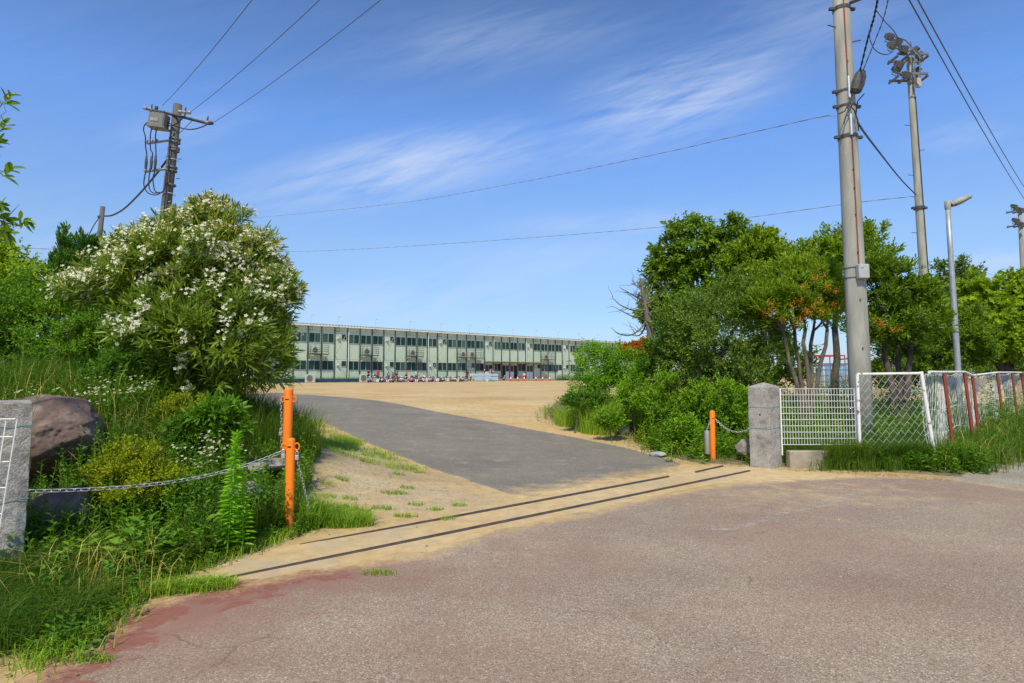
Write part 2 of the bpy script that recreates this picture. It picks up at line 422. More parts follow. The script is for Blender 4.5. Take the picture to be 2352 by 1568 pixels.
m_black = mat('black_cable', (.02, .02, .021), .6, .2, 10)
m_wire = mat('weathered_wire', (.10, .10, .10), .6, .2, 10)
m_wlight = mat('pale_wire', (.24, .25, .27), .6, .2, 10)
m_rail = mat('worn_rail_steel', (.085, .065, .06), .6, .3, 8)
m_white = mat('white_enamel', (.80, .79, .76), .4, .0, 9, (.62, .60, .56), thr=(.25, .45))
m_whiterust = mat('white_paint_with_rust', (.76, .74, .70), .5, 0, 9, (.30, .11, .05), thr=(.36, .44))
m_rust = mat('red_brown_rusty_paint', (.27, .05, .026), .7, 0, 9, (.17, .05, .028), thr=(.3, .5))
m_net = mat('white_net_cord', (.78, .77, .74), .8, .12, 6)
m_boulder = mat('reddish_boulder', (.215, .145, .118), .9, 0, 2.6, (.09, .052, .042), .7, 9)
nt = m_boulder.node_tree; b = nt.nodes['Principled BSDF']; t = nd(nt, 'ShaderNodeTexCoord')
rl = ramp(nt, [(.52, 0), (.68, 1)]); nt.links.new(noise(nt, t.outputs['Object'], 5.5, 7, .7), rl.inputs[0])
nt.links.new(mixc(nt, math_(nt, 'MULTIPLY', rl.outputs[0], .7), b.inputs['Base Color'].links[0].from_socket, (.27, .24, .20)), b.inputs['Base Color'])
m_stone = mat('pale_stone', (.46, .42, .34), .9, 0, 6, (.26, .23, .17), .5, 20)
m_stone2 = mat('flat_stone', (.36, .32, .28), .9, 0, 5, (.20, .17, .14), .5, 20)
m_soil = mat('weedy_soil', (.24, .18, .10), .95, 0, 7, (.085, .085, .035), .5, 25)
m_bark = mat('bark', (.16, .13, .10), .95, 0, 8, (.065, .052, .042), .6, 30, stretch=(3, 3, .6))
m_barkp = mat('pale_bark', (.19, .155, .12), .95, 0, 7, (.085, .068, .052), .6, 30, stretch=(3, 3, .6))
m_deadbark = mat('dead_bark', (.23, .19, .165), .95, 0, 9, (.10, .085, .075), .6, 30, stretch=(3, 3, .6))
m_twine = mat('green_twine', (.10, .32, .30), .7, .2, 30)
# ================================================================== the setting
road_poly = poly([(-700, 2600), (-500, 1800), (60, 1590), (165, 1505), (250, 1432), (400, 1372), (560, 1345), (700, 1322), (900, 1292), (1000, 1272), (1150, 1225), (1300, 1192), (1440, 1160), (1600, 1128), (1700, 1112), (1850, 1104), (2000, 1096), (2200, 1104), (2330, 1122), (2700, 1165), (5200, 1700), (5200, 2600)])
grey_poly = poly([(2180, 1100), (2230, 1062), (2310, 1022), (2420, 982), (2600, 940), (3000, 905), (3600, 905), (4200, 1200), (4200, 1400), (2700, 1167), (2330, 1124), (2200, 1106)])
drive_poly = poly([(400, 903), (640, 905), (720, 907), (820, 915), (900, 925), (1000, 945), (1100, 963), (1300, 1004), (1450, 1034), (1566, 1064), (1550, 1082), (1490, 1098), (1400, 1112), (1300, 1126), (1195, 1146), (1172, 1136), (1110, 1115), (1000, 1085), (880, 1040), (760, 985), (690, 955), (600, 932), (400, 925)])
left_bed = np.concatenate([poly([(655, 1236), (560, 1268), (430, 1316), (330, 1346), (250, 1395), (160, 1465), (40, 1505), (-200, 1560)]), np.array([[-9, 2.5], [-22, 6], [-24, 26], [-9.5, 21.5]]), poly([(560, 917), (640, 945), (690, 985), (725, 1020), (735, 1080), (715, 1150), (690, 1200)])])
right_bed = np.concatenate([poly([(1250, 950), (1300, 985), (1400, 1003), (1440, 1012), (1520, 1047), (1590, 1062), (1640, 1066), (1720, 1070), (1800, 1073), (1990, 1082), (2130, 1090), (2205, 1098), (2262, 1062), (2352, 1012), (2500, 965)]), np.array([[26, 30], [16, 34], [8, 30], [4, 26]]), poly([(1275, 925)])])
grass_patch = poly([(655, 1236), (700, 1230), (780, 1222), (862, 1212), (850, 1196), (760, 1180), (705, 1165)])
grit_poly = poly([(720, 1020), (860, 1040), (1000, 1090), (1120, 1125), (1170, 1140), (1160, 1165), (900, 1195), (720, 1215), (700, 1160)])

ax = np.concatenate([np.linspace(-600, -26, 24), np.arange(-25, -6, .5), np.arange(-6, 9, .12), np.arange(9, 26, .5), np.linspace(26, 700, 26)])
ay = np.concatenate([np.linspace(-60, 1, 12), np.arange(1.5, 14, .12), np.arange(14, 34, .4), np.arange(34, 120, 3), np.linspace(122, 1200, 24)])
V, Q = grid(ax, ay, H)
x, y = V[:, 0], V[:, 1]


def soft(poly_, x, y, wd):
    d = pdist(poly_, x, y); ins = inside(poly_, x, y)
    return np.clip(.5 + np.where(ins, d, -d) / wd, 0, 1)


near = (np.abs(x - 5) < 40) & (y < 60) & (y > 0)
grit = np.zeros(len(x)); green = np.zeros(len(x))
grit[near] = soft(grit_poly, x[near], y[near], .9); green[near] = np.maximum(soft(left_bed, x[near], y[near], .9), soft(right_bed, x[near], y[near], .9)) * .9
o = MB().add(V, Q).build('ground', m_ground, smooth=True, attrs={'grit': grit, 'green': green}); tag(o, kind='structure')


def snap(poly_, V, dz):
    """pull the grid points that lie outside the outline onto it"""
    o = np.where(~inside(poly_, V[:, 0], V[:, 1]))[0]; best = np.full(len(o), 1e9); Q = V[o, :2].copy(); n = len(poly_)
    for i in range(n):
        a_, b_ = poly_[i], poly_[(i + 1) % n]; ab = b_ - a_; t = np.clip(((V[o, :2] - a_) @ ab) / (ab @ ab + 1e-12), 0, 1); p = a_ + t[:, None] * ab
        d = np.hypot(*(V[o, :2] - p).T); k = d < best; best[k] = d[k]; Q[k] = p[k]
    V = V.copy(); V[o, :2] = Q; V[o, 2] = H(Q[:, 0], Q[:, 1]) - .003; return V   # the rim dips into the ground


def sheet(name, poly_, mt, dz, step=.12, grow=.0, attrs=None):
    lo, hi = poly_.min(0) - 1, poly_.max(0) + 1; lo = np.maximum(lo, (-25, .4)); hi = np.minimum(hi, (60, 60))
    V, Q = grid(np.arange(lo[0], hi[0], step), np.arange(lo[1], hi[1], step), lambda X, Y: H(X, Y) + dz,
                lambda X, Y: inside(poly_, X, Y) | (pdist(poly_, X, Y) < max(grow, step * .75)))
    if not grow: V = snap(poly_, V, dz)
    d = pdist(poly_, V[:, 0], V[:, 1]); ins = inside(poly_, V[:, 0], V[:, 1]); sd = np.where(ins, d, -d)
    if grow: V[sd < -grow * .7, 2] -= dz + .004
    o = MB().add(V, Q).build(name, mt, smooth=bool(grow), attrs={k: f(V[:, 0], V[:, 1], sd) for k, f in attrs.items()}); tag(o, kind='structure')
    return o


E_red = poly([(0, 1640), (165, 1505), (250, 1432), (400, 1372), (560, 1345), (700, 1322)])


def road_dust(X, Y, sd):
    d = np.clip(.62 - sd / .42, 0, 1.3)
    c = gp(1830, 1135); e2 = ((X - c[0]) / 2.6) ** 2 + ((Y - c[1]) / 1.3) ** 2
    c3 = gp(1250, 1260); e3 = ((X - c3[0]) / 1.5) ** 2 + ((Y - c3[1]) / .8) ** 2
    return np.maximum(d, np.maximum(.42 * np.exp(-e2), .22 * np.exp(-e3))) + .03


def road_red(X, Y, sd):
    d = pdist(E_red, X, Y, False)
    c = gp(1390, 1195); e2 = ((X - c[0]) / .8) ** 2 + ((Y - c[1]) / .45) ** 2
    return np.clip(np.maximum(np.exp(-((d - .12) / .40) ** 2) * .95, .45 * np.exp(-e2)), 0, 1) - .25


sheet('road', road_poly, m_road, .006, .11, .15, {'dust': road_dust, 'red': road_red, 'pink': lambda X, Y, sd: 1.0 * np.exp(-(pdist(E_red, X, Y, False) / 1.3) ** 2)})
sheet('side_road', grey_poly, m_grey, .010, .25, .1, {'dust': lambda X, Y, sd: np.clip(.55 - sd / .9, 0, 1)})


def drive_dust(X, Y, sd):
    s_ = (X - GA[0]) * GN[0] + (Y - GA[1]) * GN[1]
    return np.clip(.5 - sd / .12, 0, .5) * (s_ > 2.2) + np.clip(1.05 - (s_ - .75) / .75, 0, 1.0) * .8 + .22


sheet('driveway', drive_poly, m_drive, .009, .08, .0, {'dust': drive_dust})
for nm, pl in (('left_planting_bed', left_bed), ('right_planting_bed', right_bed)):
    o = sheet('planting_bed', pl, m_soil, .02, .15, .0, {})
# concrete gate strip with the two gate rails
m_strip, nt, b = newmat('sandy_concrete'); b.inputs['Roughness'].default_value = .95
v, sc, n3 = sand_nodes(nt)
du = ramp(nt, [(.30, 0), (.52, 1)]); nt.links.new(noise(nt, v, 1.1, 7, .65), du.inputs[0])
nt.links.new(mixc(nt, du.outputs[0], (.40, .345, .26), sc), b.inputs['Base Color']); bumped(nt, b, n3, .4, .004)
r0, r1_ = gp(430, 1352)[:2], gp(1760, 1072)[:2]
strip = np.array([gp(400, 1385)[:2], gp(1000, 1250)[:2], gp(1440, 1150)[:2], gp(1740, 1092)[:2], gp(1720, 1071)[:2], gp(1560, 1083)[:2], gp(1200, 1148)[:2], gp(650, 1262)[:2], gp(420, 1325)[:2]])
sheet('gate_strip', strip, m_strip, .004, .08, .0, {})


def rail(px0, px1, lab):
    a_, b_ = gp(*px0), gp(*px1); n = 24; P = [a_ + (b_ - a_) * t for t in np.linspace(0, 1, n)]
    d = (b_ - a_)[:2]; ang = math.atan2(d[1], d[0]); L = np.hypot(*d); c = (a_ + b_) / 2
    o = MB().box((0, 0, .006), (L, .036, .022), bev=.004).box((0, 0, .019), (L, .014, .008)).build('gate_rail', m_rail)
    o.location = (c[0], c[1], H(c[0], c[1]) + .002); o.rotation_euler = (0, 0, ang); tag(o, lab, 'rail', 'sliding gate rails across the entrance')


rail((520, 1333), (1722, 1083), 'long near steel gate rail closest to the pink road, set in sandy concrete')
rail((688, 1256), (1536, 1096), 'far steel gate rail on the drive side, starting beside the orange post')
rail((1598, 1086), (1660, 1072), 'short leftover piece of gate rail in sand near the right orange post')


def ribbon(name, pts, wd, dz, mt, jit=0.0, kind='structure'):
    P = np.array([gp(*p)[:2] for p in pts]); Q_ = [P[0]]
    for a_, b_ in zip(P[:-1], P[1:]):
        n = max(2, int(np.hypot(*(b_ - a_)) / .06))
        for t in np.linspace(0, 1, n)[1:]: Q_.append(a_ + (b_ - a_) * t + rng.normal(0, jit, 2))
    Q_ = np.array(Q_); T = np.gradient(Q_, axis=0); T /= np.linalg.norm(T, axis=1, keepdims=True); Nn = np.stack([-T[:, 1], T[:, 0]], 1)
    wv = wd * (.6 + .8 * rng.random(len(Q_)))[:, None] if jit else np.full((len(Q_), 1), wd)
    L, Rr = Q_ + Nn * wv / 2, Q_ - Nn * wv / 2; z = H(Q_[:, 0], Q_[:, 1]) + dz
    V = np.concatenate([np.c_[L, z], np.c_[Rr, z]]); n = len(Q_); i = np.arange(n - 1)
    o = MB().add(V, np.stack([i + n, i + n + 1, i + 1, i], 1)).build(name, mt); tag(o, kind=kind); return o


m_mark, nt, b = newmat('worn_white_line_paint'); b.inputs['Base Color'].default_value = (.62, .57, .53, 1); b.inputs['Roughness'].default_value = .8
t = nd(nt, 'ShaderNodeTexCoord'); rr = ramp(nt, [(.48, 0), (.64, .55)]); nt.links.new(noise(nt, t.outputs['Object'], 7, 8, .85), rr.inputs[0])
tb = nd(nt, 'ShaderNodeBsdfTransparent'); mx = nd(nt, 'ShaderNodeMixShader'); nt.links.new(rr.outputs[0], mx.inputs[0]); nt.links.new(tb.outputs[0], mx.inputs[1]); nt.links.new(b.outputs[0], mx.inputs[2]); nt.links.new(mx.outputs[0], nt.nodes['Material Output'].inputs[0])
m_crack = mat('crack_dirt', (.15, .09, .07), .95, .3, 20)
for pts, wd in ((([(1632, 1219), (1690, 1216), (1800, 1182), (1900, 1160), (1990, 1130)]), .10), (([(1632, 1137), (1664, 1134)]), .08), (([(1690, 1142), (1775, 1158)]), .06), (([(1880, 1155), (1960, 1136), (2080, 1106)]), .10)):
    ribbon('road_marking', pts, wd, .011, m_mark)
# ================================================================== the school building
zg = YARD; bt = math.atan2(.68, .7332); BAY = 1.754
m_wallp, nt, b = newmat('pale_green_panel'); b.inputs['Roughness'].default_value = .5
t = nd(nt, 'ShaderNodeTexCoord'); n = noise(nt, t.outputs['Object'], .8, 6, .6); r = ramp(nt, [(.3, (.47, .57, .43)), (.7, (.55, .65, .50))]); nt.links.new(n, r.inputs[0])
mp = nd(nt, 'ShaderNodeMapping'); mp.inputs['Scale'].default_value = (3, 3, .12); nt.links.new(t.outputs['Object'], mp.inputs[0])
sr = ramp(nt, [(.35, .86), (.6, 1.03)]); nt.links.new(noise(nt, mp.outputs[0], 2.2, 5, .7), sr.inputs[0])
nt.links.new(mixc(nt, 1, r.outputs[0], sr.outputs[0], 'MULTIPLY'), b.inputs['Base Color'])
m_grn = mat('dark_green_steel', (.022, .055, .045), .5, .3, 4)
m_eave = mat('white_eave_metal', (.72, .74, .71), .5, .08, 4)
m_roof = mat('dark_eave_metal', (.30, .33, .31), .5, .1, 3)
m_frame = mat('aluminium_window_frame', (.50, .52, .50), .45, .08, 4)


def glassmat(name, col, c2):
    m = mat(name, col, .12, 0, .7, c2, spec=.22, stretch=(1, 1, .35)); return m


m_gdark = glassmat('dark_green_window', (.008, .050, .035), (.004, .026, .019))
m_glight = glassmat('curtained_green_window', (.022, .070, .055), (.008, .036, .028))
m_gbrown = glassmat('dim_entrance_glass', (.10, .085, .06), (.03, .025, .02))
m_gcurt = glassmat('green_window_with_drawn_curtain', (.060, .12, .095), (.03, .075, .06)); m_gpale = glassmat('window_with_pale_blind', (.11, .16, .14), (.05, .09, .075))
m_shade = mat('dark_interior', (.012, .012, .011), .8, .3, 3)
m_ivory = mat('ivory_plastic', (.50, .49, .41), .5, .1, 6)
m_pipe = mat('white_downpipe', (.72, .74, .72), .5, .05, 6)
bd = empty('school_building', (-26.11, 72.77, zg), bt)
tag(bd, 'long two storey pale green prefabricated school building across the sandy yard', 'building')
K0, K1 = -6, 50
X0, X1 = K0 * BAY, K1 * BAY; ZT = 6.95; DEP = 8.0
mb = MB(); mb.box(((X0 + X1) / 2, DEP / 2, (ZT + .3) / 2), (X1 - X0, DEP, ZT - .3))
mb.build('wall', m_wallp, bd)
mb = MB(); mb.box(((X0 + X1) / 2, DEP / 2, .15), (X1 - X0 - .04, DEP - .06, .30)); mb.build('plinth', m_kerb, bd)
m_seam = mat('panel_seam', (.25, .29, .24), .6)
for z_ in (2.88, .62, 6.42): MB().box(((X0 + X1) / 2, -.004, z_), (X1 - X0, .012, .022)).build('panel_seam', m_seam, bd)
for k in range(K0, K1 + 1):
    o = MB().box((k * BAY, -.055, 3.55), (.09, .10, 6.7)).box((k * BAY, -.07, 3.3), (.16, .12, .10)).box((k * BAY, -.07, .5), (.16, .12, .08)).build('column', m_grn, bd)
    if k in (4, 11, 18, 22, 28, 33, 38, 43):
        MB().tube([(k * BAY + .10, -.16, .3), (k * BAY + .10, -.16, 6.8)], .045, 8).build('downpipe', m_pipe, bd)
# roof: corrugated sheet
mb = MB(); nxr = int((X1 - X0) / .42); V = []
prof = [(0, 0), (.12, 0), (.16, .14), (.26, .14), (.30, 0)]
for i in range(nxr):
    for dx, dz in prof: V.append((X0 + i * .42 + dx, dz))
V = np.array(V); n = len(V)
top0 = np.c_[V[:, 0], np.full(n, -.42), V[:, 1] + 7.06]; top1 = np.c_[V[:, 0], np.full(n, DEP + .3), V[:, 1] + 7.30]
bot0 = top0 - (0, 0, .012)
i = np.arange(n - 1)
mb.add(np.concatenate([top0, top1]), np.stack([i, i + 1, i + n + 1, i + n], 1))
mb.add(np.concatenate([bot0, top0]), np.stack([i, i + 1, i + n + 1, i + n], 1))
mb.build('roof', m_roof, bd)
# dark closing strip behind the ends of the corrugations
e0 = np.c_[V[:, 0], np.full(n, -.405), V[:, 1] + 7.055]; e1 = np.c_[V[:, 0], np.full(n, -.405), np.full(n, 7.03)]
MB().add(np.concatenate([e1, e0]), np.stack([i, i + 1, i + n + 1, i + n], 1)).build('roof_edge', mat('eave_filler', (.16, .19, .17), .7), bd)
MB().box(((X0 + X1) / 2, -.40, 6.99), (X1 - X0, .05, .14)).box(((X0 + X1) / 2, -.19, 6.93), (X1 - X0, .38, .03)).build('eave_fascia', m_eave, bd)

UP_SMALL = {-6, -1, 3, 7, 12, 17, 22, 27, 32, 37, 42, 47}; LO_SMALL = {-5, -1, 3, 7, 11, 15, 23, 27, 31, 36, 41, 46}; DOORS = {17, 19, 20, 22}


def win_frame(w_, h_, n=2):
    mb = MB(); t_ = .035
    mb.box((0, 0, h_ / 2 - t_ / 2), (w_, .06, t_)).box((0, 0, -h_ / 2 + t_ / 2), (w_, .08, t_)).box((-w_ / 2 + t_ / 2, 0, 0), (t_, .058, h_ - 2 * t_)).box((w_ / 2 - t_ / 2, 0, 0), (t_, .058, h_ - 2 * t_))
    if n == 2: mb.box((0, -.004, 0), (.032, .056, h_ - 2 * t_))
    return mb


protos = {}


def window(k, xc, zc, w_, h_, n=2, kind=0):
    key = (w_, h_, n, kind)
    if key not in protos:
        f = win_frame(w_, h_, n).build('window', m_frame, bd)
        g = [m_gdark, m_glight] if kind == 0 else [m_gbrown, m_shade]
        ps = []
        if n == 2:
            for sgn, mt in ((-1, g[0]), (1, g[1])):
                q = MB().box((sgn * (w_ / 4 - .0), .012, 0), (w_ / 2 - .05, .02, h_ - .06)).build('pane', mt, f); ps.append(q)
        else: ps.append(MB().box((0, .012, 0), (w_ - .1, .02, h_ - .1)).build('pane', g[1], f))
        protos[key] = (f, ps)
    else:
        f0, ps0 = protos[key]; f = f0.copy(); C.objects.link(f); f.parent = bd
        for q0 in ps0:
            q = q0.copy(); C.objects.link(q); q.parent = f; u_ = rng.random()
            if kind == 0 and u_ < .55: q.material_slots[0].link = 'OBJECT'; q.material_slots[0].material = (m_gcurt, m_gdark, m_glight, m_gpale)[int(u_ * 7.2)]
    f.location = (xc, -.03, zc)


for k in range(-3, 44):
    xm = (k + .5) * BAY
    for small, zc, h_, lower in ((k in UP_SMALL, 5.50, 1.18, False), (k in LO_SMALL, 2.12, 1.18, True)):
        if lower and k in DOORS: continue
        if small:
            window(k, xm + .42, zc + .22, .72, .74, 1)
            MB().box((xm - .42, -.012, zc + .2), (.80, .03, .74)).build('blank_panel', m_frame if False else m_wallp, bd)
            MB().box((xm - .42, -.10, zc + .0), (.30, .18, .26), bev=.03).lathe((xm - .42, -.18, zc - .02), [(.13, 0), (.15, .08), (.10, .16), (.02, .2)], 10).build('vent_hood', m_ivory, bd)
        else: window(k, xm, zc, 1.55, h_, 2, 1 if (lower and 16 <= k <= 22) else 0)
for k in (-1, 3, 7, 11, 12, 15, 17, 22, 27):
    x0 = k * BAY + .1; x1 = x0 + BAY - .2
    mb = MB(); mb.tube([(x0, -.05, 3.6 if k not in (11, 15) else .7), (x1, -.05, 6.2 if k not in (11, 15) else 2.8)], .012, 4)
    mb.tube([(x1, -.05, .7), (x0, -.05, 3.4)], .012, 4); mb.build('brace_rod', m_zinc, bd)
# entrance doors under the canopy
for k, dk in ((17, 1), (19, -1), (20, 1), (22, 0)):
    xm = (k + .5) * BAY
    f = MB().box((xm, -.03, 2.48), (1.56, .08, .06)).box((xm - .77, -.03, 1.4), (.05, .078, 2.1)).box((xm + .77, -.03, 1.4), (.05, .078, 2.1)).box((xm, -.03, 1.4), (.05, .078, 2.1)).build('door', m_frame, bd)
    for sgn in (-1, 1):
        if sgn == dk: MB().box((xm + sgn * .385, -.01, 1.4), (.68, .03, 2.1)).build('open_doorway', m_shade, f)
        else:
            MB().box((xm + sgn * .385, -.02, 1.95), (.68, .03, .98)).build('pane', m_gbrown, f)
            MB().box((xm + sgn * .385, -.02, .90), (.68, .04, 1.1)).build('door_panel', m_eave, f)
cx0, cx1 = 16.95 * BAY, 24.0 * BAY
MB().box(((cx0 + cx1) / 2, -.65, 2.98), (cx1 - cx0, 1.25, .10)).build('canopy', m_kerb, bd)
mb = MB()
for k in range(17, 25): mb.tube([(k * BAY, -.1, 2.45), (k * BAY, -1.0, 2.92)], .03, 4)
mb.build('canopy_bracket', m_grn, bd)
mb = MB(); mb.box((20.6 * BAY, -1.1, .18), (8.2 * BAY, 2.0, .36)); mb.build('entrance_step', m_kerb, bd)
# air conditioner galleries
BALC = [(1.0, 2.25, 1), (5.0, 6.2, 1), (9.0, 10.25, 1), (14.0, 16.4, 2), (24.0, 25.5, 1), (29.0, 30.4, 1), (34.0, 35.3, 1)]
for i, (k0, k1, n_) in enumerate(BALC):
    x0, x1 = k0 * BAY - .05, k1 * BAY + .1; mb = MB(); y0, y1 = -.12, -.95
    mb.box(((x0 + x1) / 2, (y0 + y1) / 2, 3.46), (x1 - x0, abs(y1 - y0), .10))
    for z in (3.78, 4.02, 4.28, 4.56): mb.tube([(x0, y0, z), (x0, y1, z), (x1, y1, z), (x1, y0, z)], .02, 4)
    for x_ in (x0, x0 + (x1 - x0) * .25, (x0 + x1) / 2 + .3, x1): mb.tube([(x_, y1, 3.46), (x_, y1, 4.56)], .028, 4)
    for x_ in (x0 + .05, x1 - .05): mb.tube([(x_, y1, 3.42), (x_, -.08, 2.72)], .03, 4)
    mb.build('air_conditioner_gallery', m_grn, bd)
# roof lamps on their square brackets
for i, k in enumerate((1, 3, 6, 9, 12, 15, 17, 20, 23, 26, 29, 32, 35, 38)):
    xk = k * BAY + .12; mb = MB()
    mb.tube([(xk, -.55, 6.95), (xk, -.55, 8.15), (xk + .06, -.55, 8.22), (xk + .26, -.6, 8.24)], [.03, .03, .03, .03], 5); lp = mb.build('roof_lamp', m_ivory, bd)
    MB().box((xk + .2, -.6, 8.20), (.30, .12, .07)).build('lamp_head', m_ivory, lp)
    MB().tube([(xk - .12, -.2, 6.4), (xk + .24, -.55, 6.4), (xk + .24, -.55, 6.8), (xk - .12, -.55, 6.8), (xk - .12, -.55, 6.4), (xk + .24, -.55, 6.4)], .03, 4).build('lamp_bracket', m_grn, lp)


def bpt(k, y, z):
    c, s = math.cos(bt), math.sin(bt); x_ = k * BAY
    return np.array([-26.11 + c * x_ - s * y, 72.77 + s * x_ + c * y, zg + z])


m_grille = mat('fan_grille', (.20, .20, .17), .6, .2, 9)


def ac_unit(k, y, z, s_, lab):
    r = empty('air_conditioner', bpt(k, y, z), bt); tag(r, lab, 'air conditioner', 'air conditioner units along the school building')
    MB().box((0, 0, .42 * s_), (.95 * s_, .36, .80 * s_), bev=.03).box((-.3 * s_, 0, .01), (.1, .3, .04)).box((.3 * s_, 0, .01), (.1, .3, .04)).build('casing', m_ivory, r)
    mb = MB()
    for q in (.10, .17, .24, .31): mb.tube([(-.12 * s_ + q * s_ * math.cos(t), -.19, .43 * s_ + q * s_ * math.sin(t)) for t in np.arange(12) / 12 * 2 * math.pi], .012, 3, closed=True)
    mb.lathe((-.12 * s_, -.176, .43 * s_), [(.33 * s_, 0), (.33 * s_, .004), (0.001, .005)], 14, (0, -1, 0)); mb.build('fan_grille', m_grille, r)


n_ = 0
for i, (k0, k1, n_) in enumerate(BALC):
    names = ['nearest the oleander', 'second from the oleander', 'third from the oleander', 'in the double gallery', 'right of the entrance canopy', 'half behind the bamboo-like shrub', 'farthest along the wall']
    for j in range(n_):
        pos = (', left of the pair' if j == 0 else ', right of the pair') if n_ == 2 else ''
        ac_unit(k0 + .45 + j * .95, -.52, 3.52, 1.0, f'ivory air conditioner in the upstairs railed gallery {names[i]}{pos}')
ac_unit(.78, -1.8, .0, 1.22, 'large ivory air conditioner on the ground close to the oleander')
ac_unit(4.82, -1.8, .0, 1.22, 'large ivory air conditioner on the ground left of the standing teachers')
ac_unit(8.9, -1.8, .0, 1.15, 'ivory air conditioner on the ground behind the seated children')
# planting strip at the foot of the wall
m_tarp = mat('blue_tarp', (.02, .045, .13), .6, .3, 4)
m_netg = mat('green_garden_net', (.03, .10, .05), .8, .4, 3)
c_ = bpt(5, -1.35, .16); o = MB().box((0, 0, .02), (16.5 * BAY, .2, .26)).build('tarp_border', m_tarp); o.location = c_; o.rotation_euler = (0, 0, bt)
tag(o, 'low dark blue tarp edging along the foot of the school wall', 'tarp')
c_ = bpt(5, -1.2, .22); mb = MB()
for q in range(40): mb.tube([((q / 39 - .5) * 16.4 * BAY, 0, -.1), ((q / 39 - .5) * 16.4 * BAY, 0, .34)], .02, 3)
mb.box((0, 0, .18), (16.4 * BAY, .02, .22)); o = mb.build('garden_net', m_netg); o.location = c_; o.rotation_euler = (0, 0, bt)
tag(o, 'low dark green net fence behind the blue tarp edging', 'net fence')
c_ = bpt(27.6, -1.6, .22); mb = MB().box((0, 0, 0), (4.6 * BAY, .3, .46), bev=.04); o = mb.build('planter_hedge', m_netg); o.location = c_; o.rotation_euler = (0, 0, bt)
tag(o, 'low dark green netted planter right of the last traffic cone', 'planter')
# ================================================================== gate furniture
def pillar(cx, cy, top, side, lab, peak=.05):
    z0 = H(cx, cy) - .05; hgt = top - z0; o = empty('granite_gate_pillar', (cx, cy, z0), R(40)); tag(o, lab, 'gate pillar', 'granite pillars of the school gate')
    n = 14; mb = MB(); s = side / 2; V = []; rows = 22
    per = [(-s + 2 * s * i / 6, -s) for i in range(6)] + [(s, -s + 2 * s * i / 6) for i in range(6)] + [(s - 2 * s * i / 6, s) for i in range(6)] + [(-s, s - 2 * s * i / 6) for i in range(6)]
    m_ = len(per); per = np.array(per)
    for r_ in range(rows):
        z = hgt * r_ / (rows - 1); p = per * (1.0 + rng.normal(0, .004)) ; p = p + rng.normal(0, .003, p.shape)
        cor = np.max(np.abs(per), 1) ; dcr = (np.abs(per[:, 0]) > s * .99) & (np.abs(per[:, 1]) > s * .99); p[dcr] *= .975
        V.append(np.c_[p, np.full(m_, z + (0 if r_ < rows - 1 else 0))])
    V.append(np.c_[per * .93, np.full(m_, hgt + .012)]); V.append(np.array([[.0, 0, hgt + peak]]))
    V = np.concatenate(V); Q = []
    for r_ in range(rows):
        for k in range(m_): Q.append((r_ * m_ + k, r_ * m_ + (k + 1) % m_, (r_ + 1) * m_ + (k + 1) % m_, (r_ + 1) * m_ + k))
    mb.add(V, Q); q = rows * m_; mb.f.append(np.array([(q + k, q + (k + 1) % m_, q + m_) for k in range(m_)])); mb.m.append(np.zeros(m_, int))
    mb.build('shaft', m_granite, o)
    return o


def P2(px, py): return gp(px, py)


cR = np.array([4.16, 10.12]); pR = pillar(cR[0], cR[1], 1.30, .37, 'right granite gate pillar with pointed top beside the white grid fence', .08)
c_ = p3(14, 1330, 4.55); pL = pillar(-3.845, 4.62, 1.29, .37, 'left granite gate pillar cut by the photo edge in front of the big boulder', .02)
for o, zs in ((pR, (1.02, .68)), (pL, (1.06, .52))):
    mb = MB()
    for z in zs: mb.tube([(sx_ * .19, sy_ * .19, z + dz) for sx_, sy_, dz in ((-1, -1, 0), (1, -1, .02), (1, 1, .01), (-1, 1, 0))], .0035, 4, closed=True)
    mb.build('wound_twine', m_twine, o)
MB().tube([(-.02, -.19, .62), (-.02, -.182, .62)], .012, 8).tube([(-.19, -.02, .9), (-.183, -.02, .9)], .014, 8).build('drill_hole', m_shade, pR)


def chain_mesh(mb, P, pitch=.046, wr=.0036):
    P = np.asarray(P, float); d = np.r_[0, np.cumsum(np.linalg.norm(np.diff(P, axis=0), axis=1))]; n = max(2, int(d[-1] / pitch))
    ss = (np.arange(n) + .5) * d[-1] / n; up = np.array([0, 0, 1.])
    for i, s_ in enumerate(ss):
        c = np.array([np.interp(s_, d, P[:, k]) for k in range(3)]); c2 = np.array([np.interp(min(s_ + .01, d[-1]), d, P[:, k]) for k in range(3)]); c1 = np.array([np.interp(max(s_ - .01, 0), d, P[:, k]) for k in range(3)])
        t = (c2 - c1) / (np.linalg.norm(c2 - c1) + 1e-9); a_ = np.cross(t, up if abs(t[2]) < .9 else (1, 0, 0)); a_ /= np.linalg.norm(a_); b_ = np.cross(t, a_)
        sd = a_ * .8 + b_ * .6 if i % 2 else b_ * .8 - a_ * .6
        L, W = pitch * .66, pitch * .33; ang = np.arange(10) / 10 * 2 * math.pi
        mb.tube([c + t * L * math.copysign(abs(math.cos(q)) ** .7, math.cos(q)) + sd * W * math.copysign(abs(math.sin(q)) ** .8, math.sin(q)) for q in ang], wr, 5, closed=True)
    return mb


def sagline(a_, b_, sag, n=30, skew=0):
    a_, b_ = np.asarray(a_, float), np.asarray(b_, float); t = np.linspace(0, 1, n)[:, None]
    return a_ + (b_ - a_) * t - np.array([0, 0, 1.]) * sag * 4 * t * (1 - t) * (1 + skew * (t - .5))


